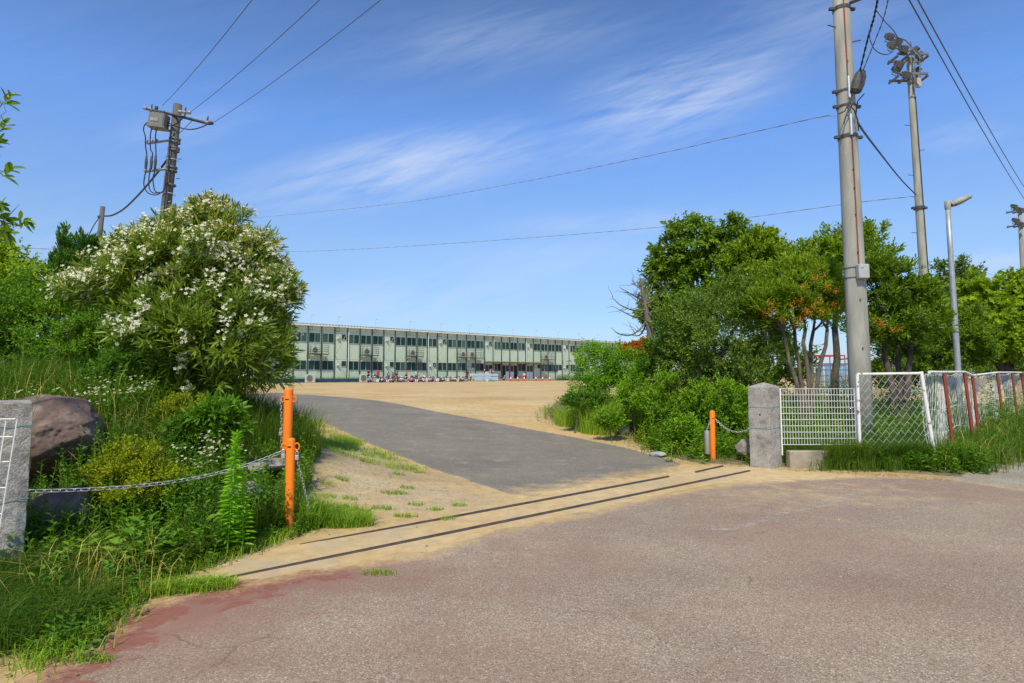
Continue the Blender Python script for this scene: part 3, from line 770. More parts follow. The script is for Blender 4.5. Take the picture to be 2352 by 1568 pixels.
def orange_post(base, top, r_, lab, rings=(-1, 1), ringz=.07, yaw=0.0):
    base = np.array(base, float); o = empty('orange_bollard', base, yaw); tag(o, lab, 'bollard', 'orange chain posts at the gate')
    v = np.array(top) - base; h = v[2]; Mx = rot_to(v)
    mb = MB().lathe((0, 0, 0), [(r_, -.25), (r_, h - .012), (r_ * .96, h - .004), (r_ * .8, h + .004), (r_ * .4, h + .010), (0.001, h + .012)], 24, v)
    mb.build('tube', m_orange, o, True)
    zz = h - ringz; ax_ = v / np.linalg.norm(v)
    for s_ in rings:
        c = ax_ * zz + np.array([s_ * (r_ + .018), 0, 0]); ang = np.arange(14) / 14 * 2 * math.pi
        MB().tube([c + np.array([.024 * math.cos(q), 0, .032 * math.sin(q)]) for q in ang], .0065, 6, closed=True).build('ring', m_orange, o, True)
    k = []
    for q in np.linspace(-.42, .42, 7): k.append(q)
    mb = MB(); V = []
    for q in k:
        for dz in (-.007, .007): V.append(ax_ * zz + np.array([(r_ + .0015) * math.sin(q), -(r_ + .0015) * math.cos(q), dz]))
    mb.add(V, [(2 * i, 2 * i + 2, 2 * i + 3, 2 * i + 1) for i in range(6)]); mb.build('maker_plate', m_black, o)
    return o


b1 = gp(663, 1231); t1 = p3(668, 1008, b1[1])
orange_post(b1, t1, .041, 'short orange post nearest the rails, chained to the left pillar')
b2x = p3(657, 1098, 7.5); b2 = np.array([b2x[0], 7.5, H(b2x[0], 7.5)]); t2 = p3(663.5, 893, 7.5)
orange_post(b2, t2, .054, 'taller orange post standing behind in the grass by the oleander', ringz=.125)
b3 = gp(1638, 1062); t3 = p3(1636, 944, b3[1])
orange_post(b3, t3, .045, 'orange post by the right pillar with a metal sleeve hanging on it', rings=(), ringz=.12)
m_chain = mat('dull_chain_steel', (.50, .50, .49), .45, .15, 30, metal=.6)


def chain(name, P, lab, pitch=.046, wr=.0036, lock=None):
    o = chain_mesh(MB(), P, pitch, wr).build(name, m_chain, None, True); tag(o, lab, 'chain')
    if lock is not None:
        q = MB().box(lock + np.array((0, 0, -.05)), (.034, .016, .045), bev=.004).tube([lock + np.array((.011 * s_, 0, z)) for s_, z in ((-1, -.03), (-1, -.005), (-.6, .01), (.6, .01), (1, -.005), (1, -.03))], .004, 6).build('padlock', m_steel, o)
    return o


ringL = p3(656, 1033, b1[1]); ringR = p3(683, 1033, b1[1])
ca = p3(66, 1128, 4.60)
chain('chain', sagline(ca, ringL + (-.02, 0, -.01), .11, 40, .5), 'long steel chain sagging from the left pillar to the short orange post', lock=ringL + np.array((-.015, -.02, -.005)))
e_ = p3(713, 1180, b1[1] + .15); e_[2] = max(e_[2], H(e_[0], e_[1]) + .02)
chain('chain', np.array([ringR + (0, 0, -.09), ringR * .7 + e_ * .3 + (0, 0, -.05), e_]), 'loose chain hanging down from the right ring of the short orange post', .03, .003, lock=ringR + np.array((0, -.01, -.02)))
r2 = p3(645, 918, 7.5); chain('chain', np.array([r2, r2 + (.02, 0, -.3), r2 + (.03, 0, -.95)]), 'loose chain hanging from the left ring of the taller orange post', .038, .0035, lock=r2 + np.array((.01, -.01, -.36)))
cb = p3(1720, 985, 10.0); cc = p3(1643, 962, b3[1] - .05)
chain('chain', sagline(cc, cb, .12, 20), 'short steel chain sagging between the right orange post and granite pillar', .042, .005)
# metal sleeve
sl = p3(1625, 1042, 10.5); so_ = empty('metal_sleeve', sl); tag(so_, 'grey metal sleeve tube hung from the right orange post', 'sleeve')
MB().lathe((0, 0, 0), [(.043, 0), (.045, .004), (.045, .385), (.043, .39), (.02, .392)], 18).build('tube', mat('brushed_steel', (.42, .40, .37), .45, .15, 6, metal=.6, stretch=(3, 3, .4)), so_, True)
chain_mesh(MB(), [(.0, 0, .39), (.03, 0, .48), (.07, .0, .56)], .035, .004).build('hanging_chain', m_chain, so_)

# ------------------------------------------------------------------ stones
def stone(px, py, D, size, lab, mt, seed, name='boulder', rz=0, cat='rock', flat=None, z=None, sub=5):
    if D is None: D = gp(px, py + 6, H)[1]
    import bmesh
    from mathutils import noise as N_
    bm = bmesh.new(); bmesh.ops.create_icosphere(bm, subdivisions=sub, radius=1)
    for v_ in bm.verts:
        p = v_.co.copy(); q = p * 1.1 + Vector((seed * 3.1, seed * 1.7, seed))
        d = 1 + .20 * N_.noise(q) + .11 * N_.noise(q * 2.3)
        # facet
        for nrm, off in ((Vector((.5, -.8, .2)), .80), (Vector((-.2, -.3, .9)), .83), (Vector((.9, .1, .35)), .86), (Vector((-.8, -.5, .1)), .85), (Vector((.3, -.5, -.7)), .8), (Vector((.55, -.5, .6)), .84), (Vector((-.4, -.8, -.2)), .84), (Vector((.7, -.55, -.35)), .80)):
            nrm = nrm.normalized(); h_ = p.dot(nrm) * d
            if h_ > off: d *= (off + (h_ - off) * .10) / h_
        d *= 1 + .07 * (abs(N_.noise(q * 3.1)) - .2) + .035 * (abs(N_.noise(q * 7)) - .2) + .018 * N_.noise(q * 16) + .010 * N_.noise(q * 34)
        v_.co = Vector((p.x * d * size[0], p.y * d * size[1], p.z * d * size[2]))
    me = bpy.data.meshes.new(name); bm.to_mesh(me); bm.free(); me.polygons.foreach_set('use_smooth', [True] * len(me.polygons)); me.materials.append(mt)
    o = bpy.data.objects.new(name, me); C.objects.link(o); c = p3(px, py, D); o.location = c; o.rotation_euler = (0, 0, rz); tag(o, lab, cat); return o


stone(98, 1004, 5.9, (.56, .52, .41), 'big reddish brown boulder behind the left granite pillar', m_boulder, 1.3, rz=.3, sub=6)
stone(150, 1180, 5.3, (.30, .3, .24), 'smaller rusty red rock half buried in weeds below the big boulder', m_boulder, 2.2)
stone(600, 1068, 7.0, (.30, .35, .07), 'flat grey stone slab lying in the grass left of the orange posts', m_stone2, 3.1, 'flat_stone')
stone(560, 1130, 5.9, (.16, .2, .10), 'small mossy stone in the grass left of the short orange post', m_stone2, 3.9, 'stone')
stone(1437, 991, None, (.15, .14, .15), 'pale rounded stone sitting on the sandy edge of the right bed', m_stone, 4.4, 'stone')
stone(1398, 969, None, (.22, .2, .12), 'pale stone peeping from dry grass left of the rounded stone', m_stone, 5.2, 'stone')
stone(1522, 958, None, (.36, .25, .06), 'long flat tan stone lying among the weeds of the right bed', m_stone2, 6.2, 'flat_stone')
stone(1512, 1043, None, (.16, .13, .05), 'flat grey stone beside the drive edge near the right orange post', mat('grey_stone', (.36, .36, .33), .9, .2, 9, bump=.4), 7.0, 'flat_stone')
stone(1714, 1028, 10.6, (.16, .16, .15), 'round grey stone tucked against the left side of the right pillar', m_stone2, 8.0, 'stone')
stone(1600, 948, None, (.22, .15, .07), 'small tan stone right of the long flat stone among weeds', m_stone, 9.1, 'stone')
m_peb = mat('pebble', (.33, .30, .27), .9, .35, 3)
peb = MB()
for i in range(420):
    zone = [grit_poly, grit_poly, strip, road_poly][rng.integers(4)]
    if zone is road_poly: q = gp(rng.uniform(250, 2150), rng.uniform(1110, 1330))[:2]
    else:
        lo, hi = zone.min(0), zone.max(0); q = lo + rng.random(2) * (hi - lo)
        if not inside(zone, q[:1], q[1:])[0]: continue
    s_ = rng.uniform(.004, .014); peb.ell((q[0], q[1], H(*q) + s_ * .4), (s_ * rng.uniform(.8, 1.5), s_, s_ * .7), 6, 4, np.array(Matrix.Rotation(rng.uniform(0, 6), 3, 'Z')))
tag(peb.build('pebbles', m_peb), 'loose pebbles scattered on the sand by the drive', 'pebbles', kind='stuff')

# ------------------------------------------------------------------ fences on the right
fz = 10.05
x0, x1 = p3(1792, 900, fz)[0], p3(1964, 900, fz)[0]; zt, zb = p3(1880, 892, fz)[2], .36
gf = empty('grid_fence', ((x0 + x1) / 2, fz, 0)); tag(gf, 'white welded wire grid fence between the granite pillar and chain-link panel', 'fence')
mb = MB(); hw = (x1 - x0) / 2
for q in np.arange(0, x1 - x0 + .01, .0465): mb.tube([(-hw + q, 0, zb), (-hw + q, 0, zt)], .0036, 4)
for z in np.linspace(zb + .01, zt - .004, 10): mb.tube([(-hw, -.007, z), (hw, -.007, z)], .0045, 4)
mb.build('wire_grid', m_white, gf)
MB().tube([(hw, 0, .0), (hw, 0, zt)], .018, 8).build('end_post', m_white, gf); MB().tube([(-hw, 0, .2), (-hw, 0, zt)], .012, 8).build('end_post', m_white, gf)
kb = MB().box((0, 0, .12), (.84, .16, .42), bev=.015).build('concrete_kerb', m_kerb); c_ = gp(1858, 1071); kb.location = (c_[0], 10.0, -.05); tag(kb, 'weathered concrete kerb block under the white grid fence', 'kerb')
kb = MB().box((0, 0, .0), (1.35, .14, .22), bev=.015).build('concrete_kerb', m_kerb); kb.location = (p3(2020, 1070, 9.9)[0], 9.93, 0.02); tag(kb, 'low concrete kerb almost buried in weeds under the chain-link panel', 'kerb')

cl = empty('chain_link_panel', (0, 0, 0)); tag(cl, 'chain-link panel in a leaning white tube frame behind the weeds', 'fence')
A = p3(1969, 859, 9.95); Bt = p3(2116, 857, 10.05); Bb = gp(2138, 1072); Bb[1] = 10.0; Ab = np.array([p3(1976, 1050, 9.95)[0], 9.95, 0.02])
MB().tube([Ab, A], .025, 10).build('frame_post', m_whiterust, cl); MB().tube([Bb + (0, 0, -.05), Bt + (0, 0, .03)], .029, 10).build('frame_post', m_whiterust, cl)
MB().tube([A, Bt], .022, 10).build('top_rail', m_whiterust, cl)
A2, A2b = A + (.03, 0, -.02), Ab + (.03, 0, .12); B2, B2b = Bt - (.03, 0, .02), Bb + (-.03, 0, .12)


def pan(u, v_): return (A2 * (1 - u) + B2 * u) * (1 - v_) + (A2b * (1 - u) + B2b * u) * v_


mb = MB(); nu = 9; nv = 10
for i in range(nu * 2 + 1):
    P = []; base_u = (i - .5) / (2 * nu)
    for j in range(nv * 2 + 1):
        u = (i + (.5 if (i + j) % 2 else -.5)) / (2 * nu) + 0; P.append(pan(np.clip(u, 0, 1), j / (2 * nv)) + np.array((0, .004 * (1 if j % 2 else -1), 0)))
    mb.tube(P, .0040, 3)
mb.build('wire_mesh', m_steel, cl)
DU = np.array([.722, .692, 0]); F0 = np.array([6.92, 10.1, 0.])


def fp(t, z, out=0): q = F0 + DU * t + np.array((.692, -.722, 0)) * out; return np.array([q[0], q[1], z])


nf = empty('net_fence', F0); tag(nf, 'sagging white net on rusty red brown posts running along the road', 'fence')
tz = [(0, 1.55, 0), (1.02, 1.55, .16), (2.77, 1.56, .16), (3.54, 1.49, .1), (6.5, 1.56, .14), (8.77, 1.57, .12), (10.5, 1.57, .12), (12.5, 1.58, .1), (14.8, 1.58, .1), (17.5, 1.6, .1)]
F0e = np.array([F0[0], F0[1], 0.])
for i, (t, z, ln) in enumerate(tz[1:]):
    MB().tube([fp(t + .02, -.1, -.02 + ln * .6) - F0e, fp(t, z, -.02) - F0e], .029, 6).build('post', m_rust, nf)
mb = MB()
for (t0, z0, _), (t1_, z1, _) in zip(tz[:-1], tz[1:]): mb.tube([fp(t0, z0 - .0, -.02) - F0e, fp(t1_, z1, -.02) - F0e], .026, 6)
mb.build('top_rail', m_whiterust, nf)
mb = MB(); tt = np.array([q[0] for q in tz]); zz = np.array([q[1] for q in tz]); ph = rng.random(4) * 6
for t in np.arange(.03, 17.4, .085):
    t += rng.normal(0, .006); zt_ = np.interp(t, tt, zz) - .02; nrs = np.interp(t, tt, zz); P = []
    sl_ = .10 + .09 * math.sin(t * 1.7 + ph[0]); sag_ = .08 + .07 * math.sin(t * 2.3 + ph[1]); fq = rng.random() * 6
    gap = np.min(np.abs(tt - t)); dip = .05 * min(gap, .6); zs = rng.uniform(.75, 1.25); zo = rng.random() * 6
    for j in range(19):
        v_ = j / 18; z = zt_ - dip - v_ * (zt_ - .12)
        P.append(fp(t + sl_ * v_ + .011 * math.sin(j * 2.4 * zs + zo) + .016 * math.sin(v_ * 9 + fq), z, -.07 - sag_ * math.sin(v_ * math.pi)) - F0e)
    mb.tube(P, .0050, 3, cap=False)
for v_ in (.02, .45, .72): mb.tube([fp(t, np.interp(t, tt, zz) * (1 - v_) + .1 * v_ - .02 + .03 * math.sin(t * 3), -.07 - .1 * math.sin(v_ * 3)) - F0e for t in np.arange(0, 17.4, .2)], .0045, 4)
mb.build('net', m_net, nf)
# bit of mesh in front of the left pillar
lf = empty('grid_fence', p3(20, 1100, 4.3)); tag(lf, 'thin white wire grid leaning against the left granite pillar', 'fence'); mb = MB()
o0 = np.array(lf.location)
for px in (-60, -25, 10, 33): mb.tube([p3(px + (6 if px > 20 else 4), 962, 4.22) - o0, p3(px - 42, 1260, 4.15) - o0], .0045, 4)
for py, sh in ((962, 3), (1003, -4), (1060, -12), (1120, -20), (1180, -28)): mb.tube([p3(-90, py + 2, 4.21) - o0, p3(33 + sh, py, 4.21) - o0], .0045, 4)
mb.build('wire_grid', m_white, lf)

# ================================================================== poles and wires
def pole(o, base, top, rb, rt, mt, name='pole', sides=20):
    P = [np.array(base) + (np.array(top) - np.array(base)) * t for t in np.linspace(0, 1, 6)]
    o0 = np.array(o.location); return MB().tube([p - o0 for p in P], np.linspace(rb, rt, 6), sides).build(name, mt, o, True)


def ring_on(mb, c, ax_, r_, h=.04, sides=14):
    ax_ = np.array(ax_) / np.linalg.norm(ax_); return mb.lathe(c, [(r_ * .98, -h), (r_ * 1.06, -h), (r_ * 1.06, h), (r_ * .98, h)], sides, ax_)


# --- concrete utility pole on the right
D = 11.5; ub = p3(1984, 1043, D); ub[2] = H(ub[0], ub[1]) - .2; utop = p3(1926, -110, D)
up_ = empty('utility_pole', (ub[0], ub[1], 0)); tag(up_, 'thick pale concrete utility pole with grey box behind the chain-link panel', 'utility pole')
U0 = np.array(up_.location); pole(up_, ub, utop, .205, .145, m_conc)


def upt(py):  # centre of the pole axis at photo height py
    z = p3(1960, py, D)[2]; t = (z - ub[2]) / (utop[2] - ub[2]); return ub + (utop - ub) * t, .205 + (.145 - .205) * t


uax = (utop - ub) / np.linalg.norm(utop - ub)
for py in (22, 212, 246, 316):
    c, r_ = upt(py); mbb = MB(); ring_on(mbb, c - U0, uax, r_ * 1.02, .035 if py in (22, 316) else .02)
    for s_ in (-1, 1): mbb.box(c - U0 + np.array((s_ * (r_ + .05), -.02, 0)), (.10, .06, .05))
    mbb.build('band_clamp', m_dark, up_)
c, r_ = upt(628); bx = MB().box(c - U0 + np.array((.015, -r_ - .06, 0)), (.20, .11, .27), bev=.012).build('control_box', mat('grey_box_paint', (.40, .40, .39), .5, .08, 8), up_)
MB().lathe(c - U0 + np.array((-.02, -r_ - .115, .08)), [(.028, 0), (.024, .012), (.001, .015)], 12, (0, -1, 0)).build('box_knob', m_steel, bx)
for dz in (-.09, .10):
    ring_on(MB(), c - U0 + np.array((0, 0, dz)), uax, r_ * 1.0, .006).build('strap', m_dark, up_)
P = []
for py in (-60, 20, 150, 190): c, r_ = upt(py); P.append(c - U0 + np.array((-.04, -r_ - .012, 0)))
MB().tube(P, .011, 6).build('rusty_conduit', m_rust, up_)
P = []
for py in (322, 430, 560, 610): c, r_ = upt(py); P.append(c - U0 + np.array((-.02, -r_ - .010, 0)))
MB().tube(P, .011, 6).build('rusty_conduit', m_rust, up_)
P = []
for py in (185, 250, 318): c, r_ = upt(py); P.append(c - U0 + np.array((-.03, -r_ - .02, 0)))
MB().tube(P, .028, 8).build('conduit_guard', m_steel, up_)
for py, s_ in ((66, -1), (100, 1), (150, 0), (322, 0), (437, 0), (497, 0), (583, 0), (690, 0), (800, 0), (395, 0)):
    c, r_ = upt(py)
    d_ = np.array((s_ * 1., -.2, .12)) if s_ else np.array((-.15, -1., 0)); d_ /= np.linalg.norm(d_)
    MB().tube([c - U0 + d_ * r_ * .9, c - U0 + d_ * (r_ + (.17 if s_ else .03))], .012, 6).build('step_bolt', m_dark, up_)
c, r_ = upt(14); MB().tube([c - U0 + np.array((.1, -.1, 0)), p3(2030, -25, D - .4) - U0], .04, 4).build('crossarm', m_conc_d, up_)
# dark street light head on the pole
h0, h1 = p3(1961, 213, D - .25), p3(1978, 162, D - .25); ax_ = (h1 - h0); Lh = np.linalg.norm(ax_); Mx = rot_to(ax_)
hx = MB(); prof = [(.05, 0), (.10, .05), (.115, Lh * .45), (.10, Lh * .8), (.06, Lh)]
V = []
for r_, h in prof: V += [(r_ * .78 * math.cos(q), r_ * 1.1 * math.sin(q), h) for q in np.arange(8) / 8 * 2 * math.pi]
V += [(0, 0, -.005), (0, 0, Lh + .01)]
Q = [(i * 8 + k, i * 8 + (k + 1) % 8, (i + 1) * 8 + (k + 1) % 8, (i + 1) * 8 + k) for i in range(4) for k in range(8)]
hx.add(np.array(V) @ Mx.T + h0 + np.array((.02, 0, 0)) - U0, Q); hx.f.append(np.array([((k + 1) % 8, k, 40) for k in range(8)] + [(32 + k, 32 + (k + 1) % 8, 41) for k in range(8)])); hx.m.append(np.zeros(16, int))
lh = hx.build('street_light_head', m_dark, up_)
c, r_ = upt(215); MB().tube([c - U0, h0 + (.03, 0, .03) - U0], .03, 6).build('lamp_arm', m_dark, lh)
mb = MB()
for pts in ([(1955, 225), (1948, 240), (1962, 252), (1970, 275), (1972, 300)], [(1925, 262), (1940, 255), (1950, 235), (1958, 215)], [(1950, 222), (1956, 245), (1944, 262), (1938, 285)], [(1985, 215), (1970, 232), (1966, 262)]):
    mb.tube([p3(x_, y_, D - .26) - U0 for x_, y_ in pts], .012, 5)
mb.build('service_cable', m_black, up_)


def wire(name, P, rad, mt, lab, cat='cable', group=None, twist=0, sides=5):
    P = np.asarray(P, float)
    if twist:
        d = np.r_[0, np.cumsum(np.linalg.norm(np.diff(P, axis=0), axis=1))]; n = int(d[-1] / twist * 4); s_ = np.linspace(0, d[-1], n)
        Pi = np.stack([np.interp(s_, d, P[:, k]) for k in range(3)], 1); mb = MB()
        for ph_ in (0, math.pi):
            q = s_ / twist * 2 * math.pi + ph_; mb.tube(Pi + np.stack([np.cos(q) * rad * 1.1, np.zeros(n), np.sin(q) * rad * 1.1], 1), rad, 4)
    else: mb = MB().tube(P, rad, sides)
    o = mb.build(name, mt, None, True); tag(o, lab, cat, group); return o


def curve(pts, n=24):
    """smooth Catmull-Rom line through 3-D points"""
    P = np.asarray(pts, float); P = np.concatenate([[2 * P[0] - P[1]], P, [2 * P[-1] - P[-2]]]); o = []
    for i in range(1, len(P) - 2):
        for t in np.linspace(0, 1, n, endpoint=(i == len(P) - 3)):
            a_, b_, c__, d_ = P[i - 1:i + 3]; o.append(.5 * (2 * b_ + (c__ - a_) * t + (2 * a_ - 5 * b_ + 4 * c__ - d_) * t * t + (3 * b_ - a_ - 3 * c__ + d_) * t ** 3))
    return np.array(o)


wire('overhead_cable', curve([p3(2022, -40, 9.5), p3(2010, 30, 10.2), p3(1993, 90, 10.8), p3(1976, 160, 11.2)]), .012, m_black, 'black overhead cable bundle coming down to the dark street light on the concrete pole', twist=.25)
wire('overhead_cable', curve([p3(2046, -30, 9.8), p3(2030, 40, 10.4), p3(2005, 105, 10.9), p3(1982, 162, 11.2)]), .006, m_wire, 'thin braided cable just right of the black bundle above the street light', twist=.3)
wire('cable_loop', curve([p3(2014, 25, 10.1), p3(2032, 48, 10.0), p3(2056, 75, 9.9), p3(2062, 98, 9.9), p3(2040, 124, 9.9), p3(2012, 116, 10.0), p3(1998, 88, 10.3), p3(2000, 55, 10.5)]), .008, m_black, 'loose black cable loop hanging between concrete pole and floodlight pole')
wire('overhead_cable', curve([p3(1969, 279, 11.4), p3(1990, 310, 12.8), p3(2030, 362, 16), p3(2070, 412, 19.5), p3(2104, 447, 21.85)]), .014, m_black, 'black twisted cable sloping from the concrete pole to the floodlight pole', twist=.4)
wire('overhead_wire', curve([p3(1925, 266, 11.4), p3(1885, 268, 11.8), p3(1700, 310, 14), p3(1470, 362, 17.5), p3(1170, 423, 24), p3(900, 468, 31), p3(560, 502, 42), p3(300, 520, 52)]), .0055, m_wlight, 'thin wire crossing the sky from the concrete pole, upper of two long wires', twist=1.2)
wire('overhead_wire', curve([p3(2094, 451, 21.9), p3(1960, 466, 24), p3(1600, 513, 29), p3(1200, 547, 35), p3(820, 572, 41), p3(640, 578, 45), p3(400, 582, 50)]), .008, m_wlight, 'thin wire crossing the sky from the floodlight pole, lower of two long wires', twist=1.5)
wire('overhead_wire', curve([p3(-60, 562, 35), p3(100, 571, 35), p3(226, 577, 35)]), .013, m_wlight, 'short faint wire running left from the smaller dark pole', twist=1.5)
for (a_, b_, lab) in (((2082, -12, 9), (2400, 520, 38), 'left of two parallel power lines falling steeply at the right edge'), ((2102, -12, 9), (2404, 500, 38), 'right of two parallel power lines falling steeply at the right edge')):
    o = wire('power_line', sagline(p3(*a_), p3(*b_), .35, 30), .011, m_wire, lab, 'power line', 'parallel power lines at the right edge')
kn = p3(2165, 143, 12.2); MB().ell((0, 0, 0), (.06, .06, .05), 8, 6)

m_fzinc = mat('backlit_zinc', (.17, .175, .175), .6, .2, 8, metal=.3)  # zinc darkened in its colour so the lamp frames look backlit
# --- floodlight poles
def floodlight(o, c, s_, tilt):
    Mx = np.array(Matrix.Rotation(tilt, 3, 'Z') @ Matrix.Rotation(R(32), 3, 'X'))
    f = MB().box(Mx @ np.array((0, 0, 0)) + c, (.34 * s_, .20 * s_, .30 * s_), M=Mx, bev=.03 * s_).box(Mx @ np.array((0, .16 * s_, .02)) + c, (.20 * s_, .16 * s_, .2 * s_), M=Mx, bev=.02 * s_).build('floodlight', mat('backlit_floodlight_grey', (.075, .075, .072), .6, .2, 9) if 'backlit_floodlight_grey' not in bpy.data.materials else bpy.data.materials['backlit_floodlight_grey'], o)  # the heads' grey carries their backlit shade
    MB().box(Mx @ np.array((0, -.112 * s_, 0)) + c, (.30 * s_, .02 * s_, .26 * s_), M=Mx).build('lens', m_fzinc, f)
    MB().tube([Mx @ np.array((-.20 * s_, 0, 0)) + c, Mx @ np.array((-.20 * s_, 0, -.24 * s_)) + c, Mx @ np.array((.20 * s_, 0, -.24 * s_)) + c, Mx @ np.array((.20 * s_, 0, 0)) + c], .02 * s_, 4).build('yoke', m_fzinc, f)


def flood_pole(ppx, D, tiers, heads, lab, rb, rt, s_=1.0):
    (bx_, by_), (tx_, ty_) = ppx; b_ = p3(bx_, by_, D); b_[2] = H(b_[0], b_[1]) - .1; t_ = p3(tx_, ty_, D); o = empty('floodlight_pole', (b_[0], b_[1], 0)); tag(o, lab, 'floodlight pole', 'floodlight poles of the school yard')
    o0 = np.array(o.location); pole(o, b_, t_, rb, rt, m_conc); ax_ = (t_ - b_) / np.linalg.norm(t_ - b_)
    for py, wl, wr in tiers:
        c = b_ + (t_ - b_) * ((p3(tx_, py, D)[2] - b_[2]) / (t_[2] - b_[2])); mb = MB()
        for dy in (-.28, .28): mb.box(c - o0 + np.array(((wr - wl) / 2, dy, .08)), (wl + wr, .06, .08))
        for q in np.linspace(-wl, wr, 4): mb.box(c - o0 + np.array((q, 0, .0)), (.06, .62, .07))
        ring_on(mb, c - o0, ax_, rt * 1.15, .05); mb.build('lamp_frame', m_fzinc, o)
    for (hx_, hy_, dD, tl) in heads: floodlight(o, p3(hx_, hy_, D + dD) - o0, s_, tl)
    return o, o0, b_, t_


fo, fo0, fb, ft = flood_pole(((2140, 880), (2088, 128)), 22, [(137, .62, .52), (182, .62, .45)], [(2044, 84, -.1, .5), (2062, 97, .3, .5), (2076, 112, -.4, .4), (2050, 104, -.5, .6), (2066, 148, -.2, .5), (2060, 160, .4, .5), (2082, 172, -.4, .4), (2100, 118, .6, -2.4), (2110, 130, .3, -2.4), (2104, 165, .6, -2.4)], 'tall pale concrete floodlight pole with lamp clusters behind the trees', .175, .10, .82)
fr = MB()
for x_, y0_, y1_ in ((2092, 96, 190), (2100, 108, 196), (2112, 125, 182)): fr.tube([p3(x_, y0_, 21.7) - fo0, p3(x_ + 2, y1_, 21.7) - fo0], .028, 4)
for pts in ([(2036, 78), (2080, 92), (2094, 108)], [(2045, 106), (2085, 118), (2098, 112)], [(2098, 108), (2118, 132)], [(2055, 165), (2090, 178), (2110, 196)]): fr.tube([p3(x_, y_, 21.6) - fo0 for x_, y_ in pts], .03, 4)
fr.build('lamp_frame', m_fzinc, fo)
c = p3(2109, 190, 21.7); MB().box(c - fo0, (.16, .14, .34), bev=.015).build('junction_box', mat('junction_box_paint', (.40, .37, .32), .5, .1, 8), fo)
P = [ft + (fb - ft) * t - fo0 + np.array((.05 + .04 * t, -.11 - .05 * t, 0)) for t in (.12, .3, .5, .75, .95)]
MB().tube(P, .018, 5).build('riser_cable', m_black, fo)
mb = MB(); c = ft + (fb - ft) * .43; ring_on(mb, c - fo0, (0, 0, 1), .18, .05); mb.box(c - fo0, (.55, .1, .08)); mb.build('band_clamp', m_dark, fo)
for q in (.2, .27, .34, .4, .5, .58, .66, .74):
    c = ft + (fb - ft) * q; s_ = 1 if int(q * 100) % 2 else -1; MB().tube([c - fo0, c - fo0 + np.array((s_ * .34, 0, .03))], .012, 4).build('step_bolt', m_dark, fo)
flood_pole(((2364, 900), (2342, 480)), 42, [(487, .7, .7), (520, .7, .7)], [(2330, 474, -.2, .4), (2338, 480, -.5, .4), (2346, 482, -.6, .3), (2333, 506, -.2, .4), (2341, 513, -.5, .4), (2349, 515, -.6, .3)], 'distant floodlight pole with two lamp tiers at the right edge', .20, .12, 1.0)
# --- street lamp
D = 15; lb = p3(2203, 880, D); lb[2] = H(lb[0], lb[1]) - .1; lt = p3(2177, 478, D); sl_ = empty('street_lamp', (lb[0], lb[1], 0)); tag(sl_, 'slim grey street lamp with white arm head behind the net fence', 'street lamp'); s0 = np.array(sl_.location)
pole(sl_, lb, lt, .075, .055, m_zinc)
hd = MB().lathe(lt - s0, [(.055, -.05), (.07, 0), (.07, .17), (.03, .2), (.001, .2)], 12).tube([lt - s0 + (.02, 0, .13), p3(2186, 466, D) - s0], .045, 8).build('lamp_elbow', m_conc, sl_, True)
a0, a1 = p3(2184, 470, D), p3(2230, 450, D); ax_ = a1 - a0; Mx = rot_to(ax_); L = np.linalg.norm(ax_); V = []
for h, wd, th in ((0, .06, .06), (.1, .12, .085), (L * .5, .15, .085), (L * .85, .13, .06), (L, .05, .02)):
    for q in np.arange(10) / 10 * 2 * math.pi: V.append((0 + th * math.cos(q), wd * math.sin(q), h))
V = np.array(V)
# keep the flat side facing down
Mz = np.array(Matrix.Rotation(0, 3, 'X')); ez = ax_ / L; ey = np.array((0, 1., 0)); ey -= ez * (ey @ ez); ey /= np.linalg.norm(ey); ex = np.cross(ey, ez); Mx = np.stack([ex, ey, ez], 1)
MB().add(V @ Mx.T + a0 - s0, [(i * 10 + k, i * 10 + (k + 1) % 10, (i + 1) * 10 + (k + 1) % 10, (i + 1) * 10 + k) for i in range(4) for k in range(10)]).build('lamp_head', m_conc, sl_, True)
MB().box((a0 + a1) / 2 - s0 - np.array((0, .05, .045)), (L * .75, .14, .02), M=np.stack([ez, ey, ex], 1)).build('lamp_lens', m_dark, sl_)

# --- dark pole on the left with crossarm and switch box
D = 23


def q5(x_, y_): return ((400 + x_ / 3.015) / 1.4452, (300 + y_ / 3.015) / 1.4452)


def w5(x_, y_, dD=0): return p3(*q5(x_, y_), D + dD)


lt = w5(575, 140); lbm = w5(425, 1440); lb = lbm + (lbm - lt) * ((lbm[2] - .2) / (lt[2] - lbm[2])); lo = empty('utility_pole', (lb[0], lb[1], 0)); tag(lo, 'dark utility pole with crossarm and switch box behind the oleander', 'utility pole'); l0 = np.array(lo.location)
pole(lo, lb, lt, .23, .155, m_conc_d)
mb = MB(); mb.tube([w5(250, 180, .5) - l0, w5(540, 245, -.2) - l0, w5(900, 335, -.8) - l0], .055, 4); mb.build('crossarm', m_dark, lo)
MB().tube([w5(725, 295, -.4) - l0, w5(590, 430, -.2) - l0], .02, 4).build('crossarm_brace', m_zinc, lo)
m_por = mat('porcelain', (.32, .29, .27), .3, .2, 9)
for x_, y_, dx, dy, dD in ((250, 177, 1, .25, .45), (300, 185, 1, .2, .4), (360, 175, 0, 1, .3), (600, 212, 1, .3, -.5), (640, 218, 1, .3, -.5), (688, 220, 1, .3, -.6), (868, 318, 1, .3, -.9), (912, 326, 1, .3, -.9)):
    c = w5(x_, y_, dD) - l0; MB().lathe(c, [(.02, -.08), (.07, -.06), (.05, -.02), (.075, .02), (.04, .06), (.001, .08)], 10, (dx, 0, -dy)).build('insulator', m_por if x_ not in (360, 912) else m_dark, lo, True)
